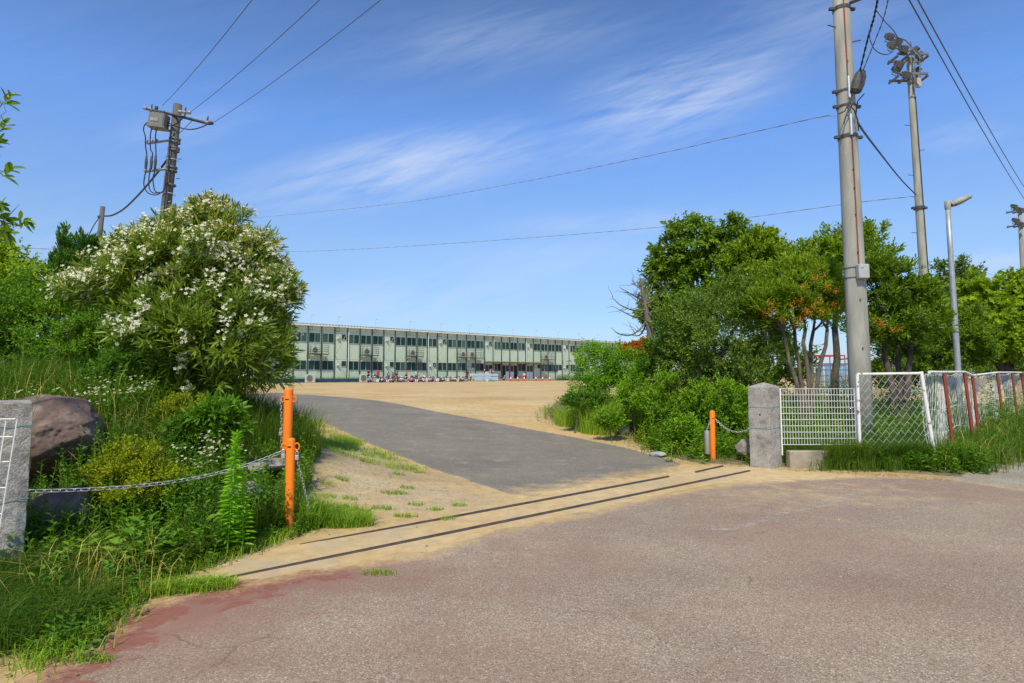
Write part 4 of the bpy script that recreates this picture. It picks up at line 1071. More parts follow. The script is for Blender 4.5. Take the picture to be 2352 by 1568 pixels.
for x_, y_, dD in ((312, 170, .4), (650, 200, -.5), (872, 290, -.9)): MB().tube([w5(x_ - 5, y_ + 20, dD) - l0, w5(x_ + 6, y_ - 38, dD) - l0], [.045, .012], 6).build('cable_termination', m_dark, lo)
Mx = np.array(Matrix.Rotation(.12, 3, 'Y')); c = w5(385, 305, -.3) - l0
sb = MB().box(c, (.62, .42, .56), M=Mx, bev=.04).box(c + np.array((0, 0, -.28)), (.70, .48, .05), M=Mx).build('switch_box', mat('switch_box_grey', (.17, .17, .16), .5, .1, 6), lo)
for q in (-.22, -.05, .12, .26): MB().lathe(c + np.array((q, -.15, .30 - q * .1)), [(.06, -.04), (.07, 0), (.045, .05), (.001, .08)], 8).build('bushing', m_dark, sb)
MB().box(c + np.array((-.05, -.222, -.02)), (.30, .012, .13), M=Mx).build('rating_plate', m_conc, sb)
for y0_, y1_ in ((525, 500), (808, 785)):
    mb = MB().tube([w5(265 if y0_ < 600 else 243, y0_ + 5, -.1) - l0, w5(490 if y0_ < 600 else 460, y1_, -.1) - l0], .05, 4); mb.build('bracket_arm', m_zinc, lo)
    for x_ in ((265, 315, 365) if y0_ < 600 else (247, 300, 348)):
        MB().lathe(w5(x_, y0_ - 12 - (x_ - 265) * .1, -.1) - l0, [(.05, -.05), (.06, 0), (.04, .06), (.001, .07)], 8).build('insulator', m_por, lo)
for y_, x_ in ((485, 545), (518, 540), (575, 535), (600, 532), (768, 512), (803, 508), (945, 497)): ring_on(MB(), w5(x_, y_) - l0, lt - lb, .20, .03).build('band_clamp', m_fzinc, lo)
for y_, x_ in ((695, 525), (1035, 492)): ring_on(MB(), w5(x_, y_) - l0, lt - lb, .20, .008).build('white_strap', m_pipe, lo)
for pts in ([(310, 300), (250, 335), (230, 390), (248, 460), (250, 560), (262, 640), (258, 780), (240, 870), (235, 950), (270, 1020), (340, 1045), (400, 1025), (440, 985), (450, 900), (460, 810)],
            [(315, 375), (300, 440), (300, 580), (322, 640), (300, 780), (285, 880), (290, 980), (330, 1025), (400, 1020)],
            [(362, 375), (350, 470), (355, 640), (345, 790), (325, 880), (340, 990), (370, 1022)],
            [(318, 205), (310, 270), (340, 315), (430, 335)], [(440, 250), (480, 320), (590, 370), (700, 390), (800, 370), (890, 330)], [(450, 345), (520, 352), (600, 300), (660, 225)],
            [(520, 380), (500, 470), (490, 600), (480, 750), (460, 1000), (440, 1150), (425, 1400)]):
    MB().tube(curve([w5(x_, y_, -.25) - l0 for x_, y_ in pts], 8), .022, 5).build('jumper_cable', m_black, lo)
for x_ in ((258, 715), (310, 715), (350, 705)): MB().tube([w5(x_[0] + 3, x_[1] - 60, -.25) - l0, w5(x_[0], x_[1], -.25) - l0, w5(x_[0] - 6, x_[1] + 70, -.25) - l0], [.03, .055, .045], 8).build('cable_termination', m_dark, lo)
for x_, y_, s_ in ((470, 662, -1), (590, 685, 1), (455, 862, -1), (575, 880, 1)): MB().tube([w5(x_ + (30 if s_ < 0 else -20), y_) - l0, w5(x_ + s_ * 22, y_) - l0], .014, 4).build('step_bolt', m_dark, lo)
ws = [((372, 243), (563, 0)), ((437, 257), (712, 0)), ((492, 280), (848, 0))]
for (a_, b_), lab in zip(ws, ('leftmost of three high wires rising from the dark crossarm', 'middle of three high wires rising from the dark crossarm', 'rightmost of three high wires rising from the dark crossarm')):
    A_, B_ = p3(*a_, D), p3(*b_, 14.5); E_ = B_ + (B_ - A_) * .6; wire('power_line', sagline(A_, E_, .25, 30), .010, m_wire, lab, 'power line', 'three wires from the dark left pole')
# smaller poles
b_ = p3(214, 690, 35); t_ = p3(236, 474, 35); bb = b_ + (b_ - t_) * (b_[2] / (t_[2] - b_[2])); o = empty('utility_pole', (bb[0], bb[1], 0)); tag(o, 'smaller bare dark pole left of the crossarm pole', 'utility pole'); pole(o, bb, t_, .17, .125, m_conc_d)
o0 = np.array(o.location); mb = MB()
for x_, y_, s_ in ((222, 545, -1), (234, 548, 1), (220, 558, -1), (232, 573, 1)): mb.tube([p3(x_, y_, 35) - o0, p3(x_ + s_ * 9, y_, 35) - o0], .015, 4)
ring_on(mb, p3(231, 498, 35) - o0, (0, 0, 1), .15, .05); mb.build('step_bolt', m_dark, o)
b_ = p3(137, 690, 45); t_ = p3(139, 598, 45); bb = b_.copy(); bb[2] = .3; o = empty('utility_pole', (bb[0], bb[1], 0)); tag(o, 'farthest pole top just showing above the dark junipers', 'utility pole'); pole(o, bb, t_, .18, .15, m_conc_d)
wire('overhead_cable', curve([w5(488, 665, -.2), p3(360, 398, 24), p3(322, 443, 27), p3(285, 479, 31), p3(258, 494, 33.5), p3(240, 496, 34.9)]), .045, m_black, 'thick black cable drooping from the crossarm pole to the smaller pole', sides=6)
wire('overhead_cable', curve([p3(229, 498, 35), p3(214, 520, 36), p3(195, 560, 38), p3(178, 592, 40), p3(150, 612, 45)]), .030, m_black, 'black cable dropping left from the smaller dark pole', sides=6)
# ================================================================== vegetation
def unit(a_): return a_ / (np.linalg.norm(a_, axis=-1, keepdims=True) + 1e-9)


UP = np.array([0, 0, 1.])


def leafgeo(mb, P, Dr, N, L, W, kind='quad', fold=.18, droop=.12):
    n = len(P)
    if n == 0: return mb
    Dr = unit(Dr); Sd = unit(np.cross(Dr, N)); N = unit(np.cross(Sd, Dr)); L = np.broadcast_to(L, (n,))[:, None]; W = np.broadcast_to(W, (n,))[:, None]

    def pt(a_, s_, up=0.): return P + Dr * L * a_ + Sd * W * s_ * .5 + N * (abs(s_) * W * fold * .5 + up * L) - UP * (L * droop * a_ * a_)
    if kind == 'quad': vs = [pt(0, 0), pt(.48, 1), pt(1, 0), pt(.48, -1)]; fs = [(0, 1, 2, 3)]
    elif kind == 'six': vs = [pt(0, 0), pt(.3, .85), pt(.68, .8), pt(1, 0), pt(.68, -.8), pt(.3, -.85)]; fs = [(0, 1, 2, 3), (3, 4, 5, 0)]
    elif kind == 'obov': vs = [pt(0, 0), pt(.35, .55), pt(.72, 1.0), pt(1, 0), pt(.72, -1.), pt(.35, -.55)]; fs = [(0, 1, 2, 3), (3, 4, 5, 0)]
    elif kind == 'maple':
        vs = [pt(0, 0), pt(-.05, .55), pt(.30, .42), pt(.50, 1.0), pt(.60, .36), pt(1, 0), pt(.60, -.36), pt(.50, -1.), pt(.30, -.42), pt(-.05, -.55), pt(.4, 0)]
        fs = [(0, 1, 2, 10), (10, 2, 3, 4), (10, 4, 5, 6), (10, 6, 7, 8), (10, 8, 9, 0)]
    elif kind == 'star':   # small five-petalled flower seen from above
        Q = []
        for i in range(5):
            q = i * 1.2566; c_, s_ = math.cos(q), math.sin(q); c2, s2 = math.cos(q + .5), math.sin(q + .5); c3, s3 = math.cos(q - .5), math.sin(q - .5)
            Q += [P, P + (Dr * c3 + Sd * s3) * L * .62 + N * L * .12, P + (Dr * c_ + Sd * s_) * L + N * L * .1, P + (Dr * c2 + Sd * s2) * L * .62 + N * L * .12]
        vs = Q; fs = [(4 * i, 4 * i + 1, 4 * i + 2, 4 * i + 3) for i in range(5)]
    k = len(vs); V = np.stack(vs, 1).reshape(-1, 3); Fc = (np.arange(n)[:, None, None] * k + np.array(fs)[None]).reshape(-1, 4)
    return mb.add(V, Fc)


def rdir(n): return unit(rng.normal(size=(n, 3)))


def lobe(px, py, rx, ry, D, rd=None):
    c = p3(px, py, D); return (c, np.array([rx * D / F, (rd if rd else (rx + ry) / 2 * D / F), ry * D / F]))


def clusters(lobes, n, shell=.55, rough=.22, under=.75, puffs=16, pr=.30, pf=.72):
    """points where shoots start: most gather in puffs round the surface of the lobes, the rest fill in between"""
    w_ = np.array([(l[1][0] * l[1][1] + l[1][1] * l[1][2] + l[1][0] * l[1][2]) for l in lobes]); idx = rng.choice(len(lobes), n, p=w_ / w_.sum())

    def surf(k, ix):
        d = rdir(k); d[:, 2] = np.where(d[:, 2] < -under, -d[:, 2], d[:, 2]); ph = PH[ix]
        q = 1 + rough * (np.sin(d[:, 0] * 4.3 + ph[:, 0]) * np.sin(d[:, 1] * 4.1 + ph[:, 1]) + np.sin(d[:, 2] * 5.2 + ph[:, 2]) * .7 + .5 * np.sin(d[:, 0] * 9 + ph[:, 3]) * np.sin(d[:, 2] * 8 + ph[:, 4]))
        return d, q
    PH = rng.random((len(lobes), 6)) * 6.28
    c = np.array([l[0] for l in lobes]); rr = np.array([l[1] for l in lobes])
    pix = np.repeat(np.arange(len(lobes)), puffs); pd, pq = surf(len(pix), pix); ps = .72 + .5 * rng.random(len(pix))
    d, q = surf(n, idx); r_ = (shell + (1 - shell) * rng.random(n) ** .6) * q
    P = c[idx] + d * r_[:, None] * rr[idx]; O = unit(d / rr[idx])
    k = idx * puffs + rng.integers(0, puffs, n); m = rng.random(n) < pf
    e = rdir(n); e[:, 2] = np.where(e[:, 2] < -.4, -e[:, 2], e[:, 2]); ru = (rng.random(n) ** .4)[:, None]
    rmin = rr[idx].mean(1)[:, None] * .5 + rr[idx] * .5
    P2 = c[idx] + pd[k] * (.90 * pq[k])[:, None] * rr[idx] + e * ru * rmin * pr * ps[k][:, None]
    P = np.where(m[:, None], P2, P); O = np.where(m[:, None], unit(O * 0 + pd[k] * .6 + e * .8), O)
    return P, unit(O), idx


def foliage(mb, cp, outd, per, L, W, kind, twig=.25, upb=.5, spread=1.0, rand=.5, droop=.15, jit=.25, fold=.2):
    n = len(cp); sh = unit(outd + UP * upb + rdir(n) * rand); k = per
    P = np.repeat(cp, k, 0); s_ = np.repeat(sh, k, 0); t = np.tile((np.arange(k) + .5) / k, n)[:, None]
    ph = np.tile(np.arange(k) * 2.4, n) + np.repeat(rng.random(n) * 6.28, k)
    a_ = unit(np.cross(s_, np.where(np.abs(s_[:, 2:3]) < .9, UP, np.array([1., 0, 0])))); b_ = np.cross(s_, a_)
    rad_ = a_ * np.cos(ph)[:, None] + b_ * np.sin(ph)[:, None]; sp = spread * (1.15 - .7 * t) * (.75 + .5 * rng.random((n * k, 1)))
    Dr = unit(s_ * np.cos(sp) + rad_ * np.sin(sp)); N = unit(s_ * .8 - rad_ * .3 + UP * .35 + rng.normal(0, .3, (n * k, 3)))
    Pb = P + s_ * (t - .5) * twig + rng.normal(0, jit * twig * .3, (n * k, 3)); l_ = L * (.65 + .6 * rng.random(n * k))
    return leafgeo(mb, Pb, Dr, N, l_, W / L * l_, kind, fold, droop), sh


def limb(mb, a_, b_, r0, r1, sag=.0, n=6, wob=.06, sides=6):
    a_, b_ = np.array(a_, float), np.array(b_, float); Ln = np.linalg.norm(b_ - a_); t = np.linspace(0, 1, n)[:, None]
    P = a_ + (b_ - a_) * t + UP * (sag * Ln * 4 * t * (1 - t)); P[1:-1] += rng.normal(0, wob * Ln / n, (n - 2, 3))
    mb.tube(P, np.linspace(r0, r1, n), sides); return P


def woody(o, name, base, forks, lobes, cp, idx, r0, mt, tw=40, tr=.008):
    o0 = np.array(o.location); mb = MB(); tips = []
    for f in forks:
        f = np.array(f); P = limb(mb, np.array(base) + rng.normal(0, r0 * .6, 3) * (1, 1, 0) - o0, f - o0, r0, r0 * .62, n=8, wob=.10, sides=9); tips.append(f)
    tips = np.array(tips)
    for i, (c, rr) in enumerate(lobes):
        j = np.argmin(np.linalg.norm(tips - c, axis=1)); limb(mb, tips[j] - o0, c - o0, r0 * .5, r0 * .22, n=6)
        sel = np.where(idx == i)[0]
        for q in sel[:max(3, int(tw * len(sel) / len(cp)) + 1)]: limb(mb, c - o0 + (cp[q] - c) * .15, cp[q] - o0, r0 * .16, tr, n=5, sides=4, sag=.05)
    return mb.build(name, mt, o, True)


def plant(name, lab, cat, base, lobes, nc, per, L, W, kind, lm, bark, forks=None, r0=.06, group=None, shell=.5, rough=.22, tw=40, part='crown', **k):
    o = empty(name, base); tag(o, lab, cat, group); o0 = np.array(base, float)
    cp, od, idx = clusters(lobes, nc, shell, rough, pf=k.pop('pf', .72))
    mb, sh = foliage(MB(), cp - o0, od, per, L, W, kind, **k); mb.build(part, lm, o)
    if forks is None: forks = [np.array(base) + (np.mean([l[0] for l in lobes], 0) - base) * .45]
    woody(o, 'trunk' if r0 > .05 else 'stem', base, forks, lobes, cp, idx, r0, bark, tw)
    return o, cp, sh


def gbase(px, D): x_ = (px - CX) / F * D; return np.array([x_, D, H(x_, D)])


def lb_(specs, D): return [lobe(*s[:4], D + (s[4] if len(s) > 4 else 0)) for s in specs]


L_olean = leafmat('oleander_leaf', [(.030, .055, .012), (.056, .094, .018), (.092, .136, .026), (.15, .17, .034)], .38, .42, .35)
L_yel = leafmat('yellow_green_leaf', [(.055, .10, .012), (.11, .17, .018), (.19, .235, .03)], .4)
L_jun = leafmat('juniper_leaf', [(.018, .055, .010), (.035, .085, .014), (.055, .12, .02)], .2, .6)
L_mid = leafmat('mid_green_leaf', [(.030, .075, .010), (.060, .125, .014), (.105, .17, .022)], .35)
L_dark = leafmat('dark_green_leaf', [(.030, .060, .007), (.060, .106, .010), (.105, .160, .016)], .38, .45, .3)
L_greyg = leafmat('grey_green_leaf', [(.031, .060, .013), (.060, .102, .020), (.105, .155, .034)], .32, .4, .35)
L_olive = leafmat('olive_green_leaf', [(.045, .085, .010), (.085, .135, .014), (.14, .185, .022)], .35)
L_maple = leafmat('maple_yellow_leaf', [(.055, .100, .008), (.10, .155, .011), (.17, .215, .018)], .38)
L_far = leafmat('far_tree_leaf', [(.03, .06, .025), (.055, .095, .04), (.08, .12, .05)], .2)
L_box = leafmat('boxwood_leaf', [(.045, .080, .005), (.11, .14, .008), (.20, .20, .010)], .3)
L_willow = leafmat('willow_leaf', [(.055, .13, .012), (.095, .185, .02), (.15, .24, .035)], .4)
L_weed = leafmat('weed_leaf', [(.026, .068, .008), (.052, .115, .013), (.10, .165, .024)], .4)
L_fresh = leafmat('fresh_weed_leaf', [(.048, .105, .010), (.090, .165, .016), (.145, .215, .028)], .42)
L_weedd = leafmat('dark_weed_leaf', [(.022, .060, .010), (.045, .10, .016), (.08, .15, .026)], .35)
L_bright = leafmat('bright_weed_leaf', [(.06, .16, .012), (.10, .22, .02), (.16, .28, .03)], .42)
L_grass = leafmat('grass_blade', [(.014, .040, .006), (.028, .068, .010), (.055, .098, .016), (.12, .13, .04)], .35, .5, nscale=.7, namt=.35)
L_grassb = leafmat('light_grass_blade', [(.05, .11, .012), (.085, .16, .02), (.14, .20, .035), (.22, .20, .09)], .35, .5)
L_orange = leafmat('orange_flower', [(.17, .058, .014), (.25, .095, .022), (.28, .13, .04)], .3)
L_red = leafmat('orange_red_leaf', [(.13, .038, .006), (.20, .068, .008), (.19, .10, .012)], .3)
L_cream = leafmat('cream_bud', [(.28, .30, .06), (.52, .40, .10), (.62, .56, .28)], .3)
L_white = leafmat('white_petal', [(.70, .66, .48), (.80, .79, .70)], .3, .6)
L_dry = leafmat('dry_stalk', [(.22, .17, .08), (.34, .27, .14)], .2, .8)

# --- oleander
D = 8.5
ol = lb_([(488, 580, 88, 90), (425, 650, 120, 95, -.2), (545, 645, 95, 98, .1), (330, 640, 115, 75, -.3), (255, 668, 95, 42, -.4), (170, 660, 42, 24, -.3), (590, 725, 78, 95), (500, 770, 120, 100, -.6), (400, 760, 110, 95, -.6), (605, 610, 34, 58, .1), (645, 668, 40, 44, .1), (588, 845, 72, 72, -.3), (450, 860, 105, 70, -.5), (345, 730, 80, 60, -.5), (385, 545, 50, 40), (480, 500, 36, 36), (400, 885, 70, 40, -.6), (640, 800, 26, 58)], D)
b_ = gbase(490, D); o0 = b_; od_ = empty('oleander_bush', b_); tag(od_, 'tall flowering oleander bush covered in white blossom and narrow leaves', 'bush')
cp, od, idx = clusters(ol, 4000, .45, .18, puffs=20, pf=.45)
mb, sh = foliage(MB(), cp - b_, od, 13, .145, .024, 'six', twig=.20, upb=.55, spread=1.0, rand=.45, droop=.10, fold=.1); mb.build('foliage', L_olean, od_)
woody(od_, 'stem', b_, [p3(430 + 30 * i, 800 - 20 * (i % 3), D + .1 * (i % 2)) for i in range(6)], ol, cp, idx, .035, m_bark, 500, .006)
# blossoms: flower heads at the shoot tips that face out of the bush, denser on the upper side
zz = (cp[:, 2] - cp[:, 2].min()) / np.ptp(cp[:, 2]); front = (od[:, 1] < .35) | (zz > .6)
pn = np.sin(cp[:, 0] * 5.1) * np.sin(cp[:, 2] * 6.3 + 1) * np.sin(cp[:, 1] * 5 + 2); pr = np.clip((zz - .30) * .85 + pn * .75, .012, .75) * front; sel = rng.random(len(cp)) < pr
T = cp[sel] + sh[sel] * .13 - b_; nT = len(T); k = 14
Pf = np.repeat(T, k, 0) + rng.normal(0, .040, (nT * k, 3)); Nf = unit(np.repeat(sh[sel], k, 0) + rng.normal(0, .5, (nT * k, 3)) + np.array((0, -.35, .2))); Df = unit(np.cross(Nf, rdir(nT * k)))
fl = leafgeo(MB(), Pf, Df, Nf, .026 * (.7 + .5 * rng.random(nT * k)), .03, 'star', droop=0).build('blossom', L_white, od_); tag(fl, kind='stuff')
sel = (rng.random(len(cp)) < np.clip((zz - .40) * 1.6, .03, .85)); T = cp[sel] + sh[sel] * .12 - b_
mb, _ = foliage(MB(), T, sh[sel], 9, .060, .016, 'quad', twig=.07, upb=.8, spread=.7, rand=.2, droop=0); bu = mb.build('flower_buds', L_cream, od_); tag(bu, kind='stuff')

# --- left side trees and shrubs
D = 9.5; plant('maple_tree', 'yellow-green small-leaved tree at the left edge beside the junipers', 'tree', gbase(-60, D), lb_([(20, 640, 85, 55), (-30, 600, 70, 70), (60, 680, 80, 55), (-90, 680, 120, 110), (10, 590, 30, 25)], D), 1700, 9, .065, .05, 'six', L_yel, m_bark, r0=.06, rough=.35, twig=.22, upb=.2, droop=.3)
D = 13
for i, (spec, lab) in enumerate(((((150, 612, 17, 62), (126, 630, 15, 45), (174, 628, 15, 48), (150, 690, 50, 40)), 'spiky dark juniper left of the small far pole'), (((198, 598, 13, 58), (186, 628, 16, 42), (212, 620, 13, 38), (200, 690, 40, 40)), 'spiky dark juniper in the middle of the three'), (((262, 590, 13, 52), (243, 610, 17, 48), (277, 585, 9, 34), (250, 680, 40, 45)), 'spiky dark juniper touching the oleander'))):
    lo_ = lb_(spec, D + i * .3); plant('juniper_tree', lab, 'tree', gbase(spec[0][0], D + i * .3), lo_, 1500, 9, .085, .028, 'quad', L_jun, m_bark, r0=.05, group='junipers behind the oleander', rough=.3, pf=.25, twig=.14, upb=1.6, spread=.45, rand=.25, droop=0)
D = 8.2; plant('broad_shrub', 'broad mid-green shrub mass at the left edge below the yellow-green tree', 'shrub', gbase(20, D), lb_([(40, 705, 110, 52), (-60, 740, 120, 80), (130, 735, 80, 42), (60, 770, 110, 45), (190, 770, 60, 30, -.3), (-20, 810, 90, 45), (70, 820, 90, 35), (-100, 840, 90, 60)], D), 3000, 10, .050, .021, 'six', L_mid, m_bark, r0=.05, rough=.3, twig=.16, upb=.7)
D = 7.9; plant('spreading_shrub', 'low spreading green shrub reaching under the oleander from the left', 'shrub', gbase(200, D), lb_([(220, 758, 75, 32), (160, 800, 75, 32), (250, 800, 55, 38), (130, 700, 60, 30, .5)], D), 1200, 10, .042, .019, 'six', L_mid, m_bark, r0=.03, rough=.3, twig=.14, upb=.6)
D = 7.6; plant('dark_shrub', 'dark leafy shrub in the hollow between grass mound and oleander', 'shrub', gbase(285, D), lb_([(290, 850, 60, 50), (330, 900, 60, 40), (240, 900, 50, 40)], D), 600, 9, .09, .026, 'six', L_weedd, m_bark, r0=.02, twig=.16, upb=.4)
# bare twigs and the overhanging branch at the left edge
D = 4.6; b_ = np.array([-5.6, 5.0, H(-5.6, 5.0)]); o = empty('persimmon_tree', b_); tag(o, 'broad-leaved tree outside the left edge whose leafy branch tips hang in', 'tree')
tips = [p3(8, 235, D), p3(14, 285, D), p3(-4, 395, D), p3(5, 492, D), p3(48, 520, D), p3(10, 530, D), p3(-30, 330, D), p3(-25, 470, D), p3(-50, 250, D), p3(-70, 420, D)]
mb = MB(); hub = p3(-190, 480, D + .1); limb(mb, (0, 0, -.1), hub - b_, .07, .04, n=8)
for t_ in tips: limb(mb, hub - b_, t_ - b_, .016, .003, n=7, wob=.12, sides=5)
for a_, b2_ in (((-20, 545), (70, 508)), ((-10, 530), (45, 468)), ((0, 520), (40, 475)), ((-5, 300), (20, 225))): limb(mb, p3(*a_, D) - b_, p3(*b2_, D) - b_, .003, .0012, n=6, wob=.2, sides=4)
mb.build('trunk', m_bark, o, True)
tp = np.array([t + rng.normal(0, .02, 3) for t in tips]); mb, _ = foliage(MB(), tp - b_, unit(tp - hub), 11, .11, .045, 'six', twig=.10, upb=.1, spread=1.0, rand=.3, droop=.25); mb.build('foliage', L_dark, o)
# small round bushes in the left bed
D = 5.7; plant('boxwood_bush', 'rounded yellow-green boxwood bush under the chain', 'bush', gbase(300, D), lb_([(285, 1062, 62, 36), (345, 1085, 60, 38), (240, 1095, 40, 34), (310, 1110, 95, 42), (290, 1160, 85, 45, .05)], D - .25), 2100, 9, .034, .014, 'obov', L_box, m_bark, r0=.02, rough=.3, twig=.08, upb=.9, spread=.8)
D = 7.0; plant('boxwood_bush', 'small yellow-tipped boxwood bush in front of the grass mound below the oleander', 'bush', gbase(425, D), lb_([(420, 935, 45, 22), (455, 950, 40, 22), (390, 960, 40, 25)], D), 600, 9, .036, .015, 'obov', L_box, m_bark, r0=.02, rough=.3, twig=.08, upb=.9, spread=.8)
D = 6.6; plant('leafy_shrub', 'long-leaved bright green shrub left of the taller orange post', 'shrub', gbase(480, D), lb_([(500, 948, 45, 22), (460, 975, 45, 25), (520, 985, 40, 25), (420, 1000, 40, 30)], D), 260, 9, .105, .030, 'six', L_weed, m_bark, r0=.02, twig=.12, upb=.7, spread=1.1)

# --- right side trees
D = 19.5
plant('broadleaf_tree', 'tallest broad-leaved tree behind the dead tree, dark green', 'tree', gbase(1590, D), lb_([(1600, 560, 70, 48), (1538, 618, 50, 45), (1665, 575, 60, 50), (1560, 690, 75, 75), (1640, 660, 85, 80), (1512, 735, 38, 45), (1555, 790, 60, 50), (1700, 620, 45, 55), (1495, 650, 22, 26), (1523, 545, 9, 9), (1510, 600, 20, 16)], D), 2400, 12, .16, .075, 'six', L_dark, m_bark, [p3(1570, 760, D), p3(1630, 720, D)], .16, rough=.34, shell=.45, twig=.34, upb=.15, droop=.3, spread=1.2)
D = 18; plant('broadleaf_tree', 'olive green round-topped tree between the tallest tree and orange-flowered tree', 'tree', gbase(1755, D), lb_([(1745, 578, 45, 50), (1700, 610, 35, 45), (1790, 620, 45, 50), (1740, 660, 80, 55), (1765, 555, 26, 28)], D), 1400, 12, .13, .055, 'six', L_olive, m_bark, [p3(1750, 720, D)], .12, rough=.34, twig=.3, upb=.5, group=None)
D = 17; plant('broadleaf_tree', 'olive green tree rising just behind the concrete utility pole', 'tree', gbase(1920, D), lb_([(1850, 610, 48, 45), (1905, 590, 48, 50), (1940, 560, 26, 38), (1990, 600, 42, 60), (1995, 550, 24, 32), (1880, 660, 60, 40)], D), 1500, 12, .12, .05, 'six', L_olive, m_bark, [p3(1920, 720, D)], .12, rough=.34, twig=.3, upb=.5)
D = 13.2; plant('round_shrub', 'big round grey-green shrub in front of the tallest tree', 'shrub', gbase(1650, D), lb_([(1640, 720, 95, 80), (1590, 770, 75, 75), (1700, 775, 75, 75), (1630, 820, 90, 60), (1560, 830, 50, 55), (1720, 700, 50, 60), (1700, 840, 70, 45), (1560, 740, 45, 45), (1640, 885, 95, 38), (1570, 885, 50, 35), (1720, 885, 50, 30)], D), 3800, 11, .066, .026, 'six', L_greyg, m_bark, [p3(1640, 830, D)], .08, rough=.26, shell=.55, twig=.18, upb=.45, spread=1.0)
D = 12.6
o, cp, sh = plant('orange_flowered_tree', 'multi-stemmed tree with clusters of orange blossom left of the concrete pole', 'tree', gbase(1845, D), lb_([(1835, 668, 70, 38), (1770, 692, 45, 36), (1900, 672, 50, 40), (1830, 625, 60, 32, .3), (1880, 640, 55, 34, .2), (1800, 720, 60, 34), (1880, 725, 60, 30), (1750, 690, 30, 24), (1720, 720, 40, 36, .6), (1930, 700, 40, 50, .3), (1790, 655, 60, 40, .5)], D), 2100, 11, .115, .032, 'six', L_olive, m_barkp, [p3(1800, 760, D), p3(1825, 760, D + .3), p3(1850, 755, D), p3(1868, 760, D + .4), p3(1900, 755, D - .1)], .055, rough=.28, twig=.22, upb=.9, spread=.8)
o0 = np.array(o.location)
T = np.array([p3(x_, y_, D - .75 + .1 * rng.random()) for x_, y_ in ((1768, 698), (1776, 712), (1760, 722), (1820, 700), (1838, 690), (1848, 712), (1858, 722), (1838, 735), (1868, 704), (1880, 690), (1886, 716), (1910, 700), (1900, 660), (1922, 668), (1845, 660), (1800, 735), (1870, 640), (1890, 630), (1830, 745), (1934, 705))])
mb, _ = foliage(MB(), T - o0, np.tile((0, -1., .5), (len(T), 1)), 44, .024, .018, 'quad', twig=.06, upb=.4, spread=1.5, rand=.3, droop=0, jit=2.2); q = mb.build('blossom', L_orange, o); tag(q, kind='stuff')
D = 14
o, cp, sh = plant('broadleaf_tree', 'dark glossy tree right of the concrete pole with orange blossom low down', 'tree', gbase(2060, D), lb_([(2040, 660, 60, 55), (2090, 690, 55, 45), (2010, 620, 35, 45), (2050, 740, 85, 50), (2115, 730, 50, 45), (2000, 760, 50, 45), (2080, 790, 60, 35), (2130, 690, 24, 26)], D), 2000, 11, .125, .036, 'six', L_dark, m_bark, [p3(2030, 790, D), p3(2060, 780, D + .3), p3(2090, 790, D)], .09, rough=.28, twig=.25, upb=.8, spread=.9)
o0 = np.array(o.location); T = np.array([p3(x_, y_, D - .75) for x_, y_ in ((2008, 735), (2022, 742), (2048, 758), (2072, 755), (2030, 745))])
mb, _ = foliage(MB(), T - o0, np.tile((0, -1., .5), (len(T), 1)), 44, .026, .018, 'quad', twig=.06, upb=.4, spread=1.5, rand=.3, droop=0, jit=2.2); q = mb.build('blossom', L_orange, o); tag(q, kind='stuff')
D = 42; plant('broadleaf_tree', 'distant blue-green tree showing between floodlight pole and street lamp', 'tree', gbase(2195, D), lb_([(2195, 650, 42, 38), (2165, 680, 35, 40), (2225, 680, 28, 45), (2190, 730, 60, 50)], D), 1000, 10, .30, .14, 'quad', L_far, m_bark, r0=.2, rough=.35, twig=.7, upb=.3)
D = 16.5; plant('dark_bush', 'dark bushy tree at the foot of the street lamp', 'bush', gbase(2180, D), lb_([(2170, 800, 70, 55), (2225, 800, 60, 55), (2140, 830, 50, 40), (2190, 760, 55, 40), (2220, 740, 40, 40)], D), 1700, 11, .085, .042, 'six', L_dark, m_bark, r0=.08, rough=.3, twig=.25, upb=.4)
D = 18; plant('maple_tree', 'large yellow-green maple with lobed leaves at the right edge', 'tree', gbase(2310, D), lb_([(2255, 690, 45, 45), (2320, 680, 26, 42), (2300, 740, 85, 55), (2240, 740, 50, 45), (2330, 790, 80, 60), (2270, 800, 65, 45), (2330, 645, 16, 22), (2390, 740, 80, 90), (2215, 715, 30, 30)], D), 1500, 10, .15, .15, 'maple', L_maple, m_bark, r0=.14, rough=.34, twig=.32, upb=.2, droop=.25, spread=1.2)
D = 15; plant('willow_leaved_shrub', 'light green bamboo-like shrub in front of the school building end', 'shrub', gbase(1400, D), lb_([(1375, 850, 48, 42), (1430, 850, 55, 40), (1350, 890, 36, 30), (1410, 900, 70, 40), (1330, 930, 30, 25), (1470, 880, 45, 35), (1350, 815, 16, 22)], D), 950, 10, .145, .024, 'six', L_willow, m_barkp, [p3(1390, 890, D), p3(1430, 890, D)], .025, rough=.3, twig=.28, upb=.8, spread=1.0, droop=.4)
D = 16.5; plant('red_leaved_shrub', 'orange-red leaved shrub beside the dead tree trunk', 'shrub', gbase(1470, D), lb_([(1462, 808, 30, 20), (1490, 800, 20, 16), (1440, 816, 18, 14)], D - 1.2), 520, 10, .07, .036, 'six', L_red, m_bark, r0=.03, twig=.12, upb=.5)
D = 14.2; plant('dark_shrub', 'low dark shrub at the sandy tip of the right bed', 'shrub', gbase(1318, D), lb_([(1305, 922, 20, 16), (1335, 925, 32, 24), (1365, 930, 30, 26)], D), 420, 9, .06, .03, 'six', L_weedd, m_bark, r0=.02, twig=.12)
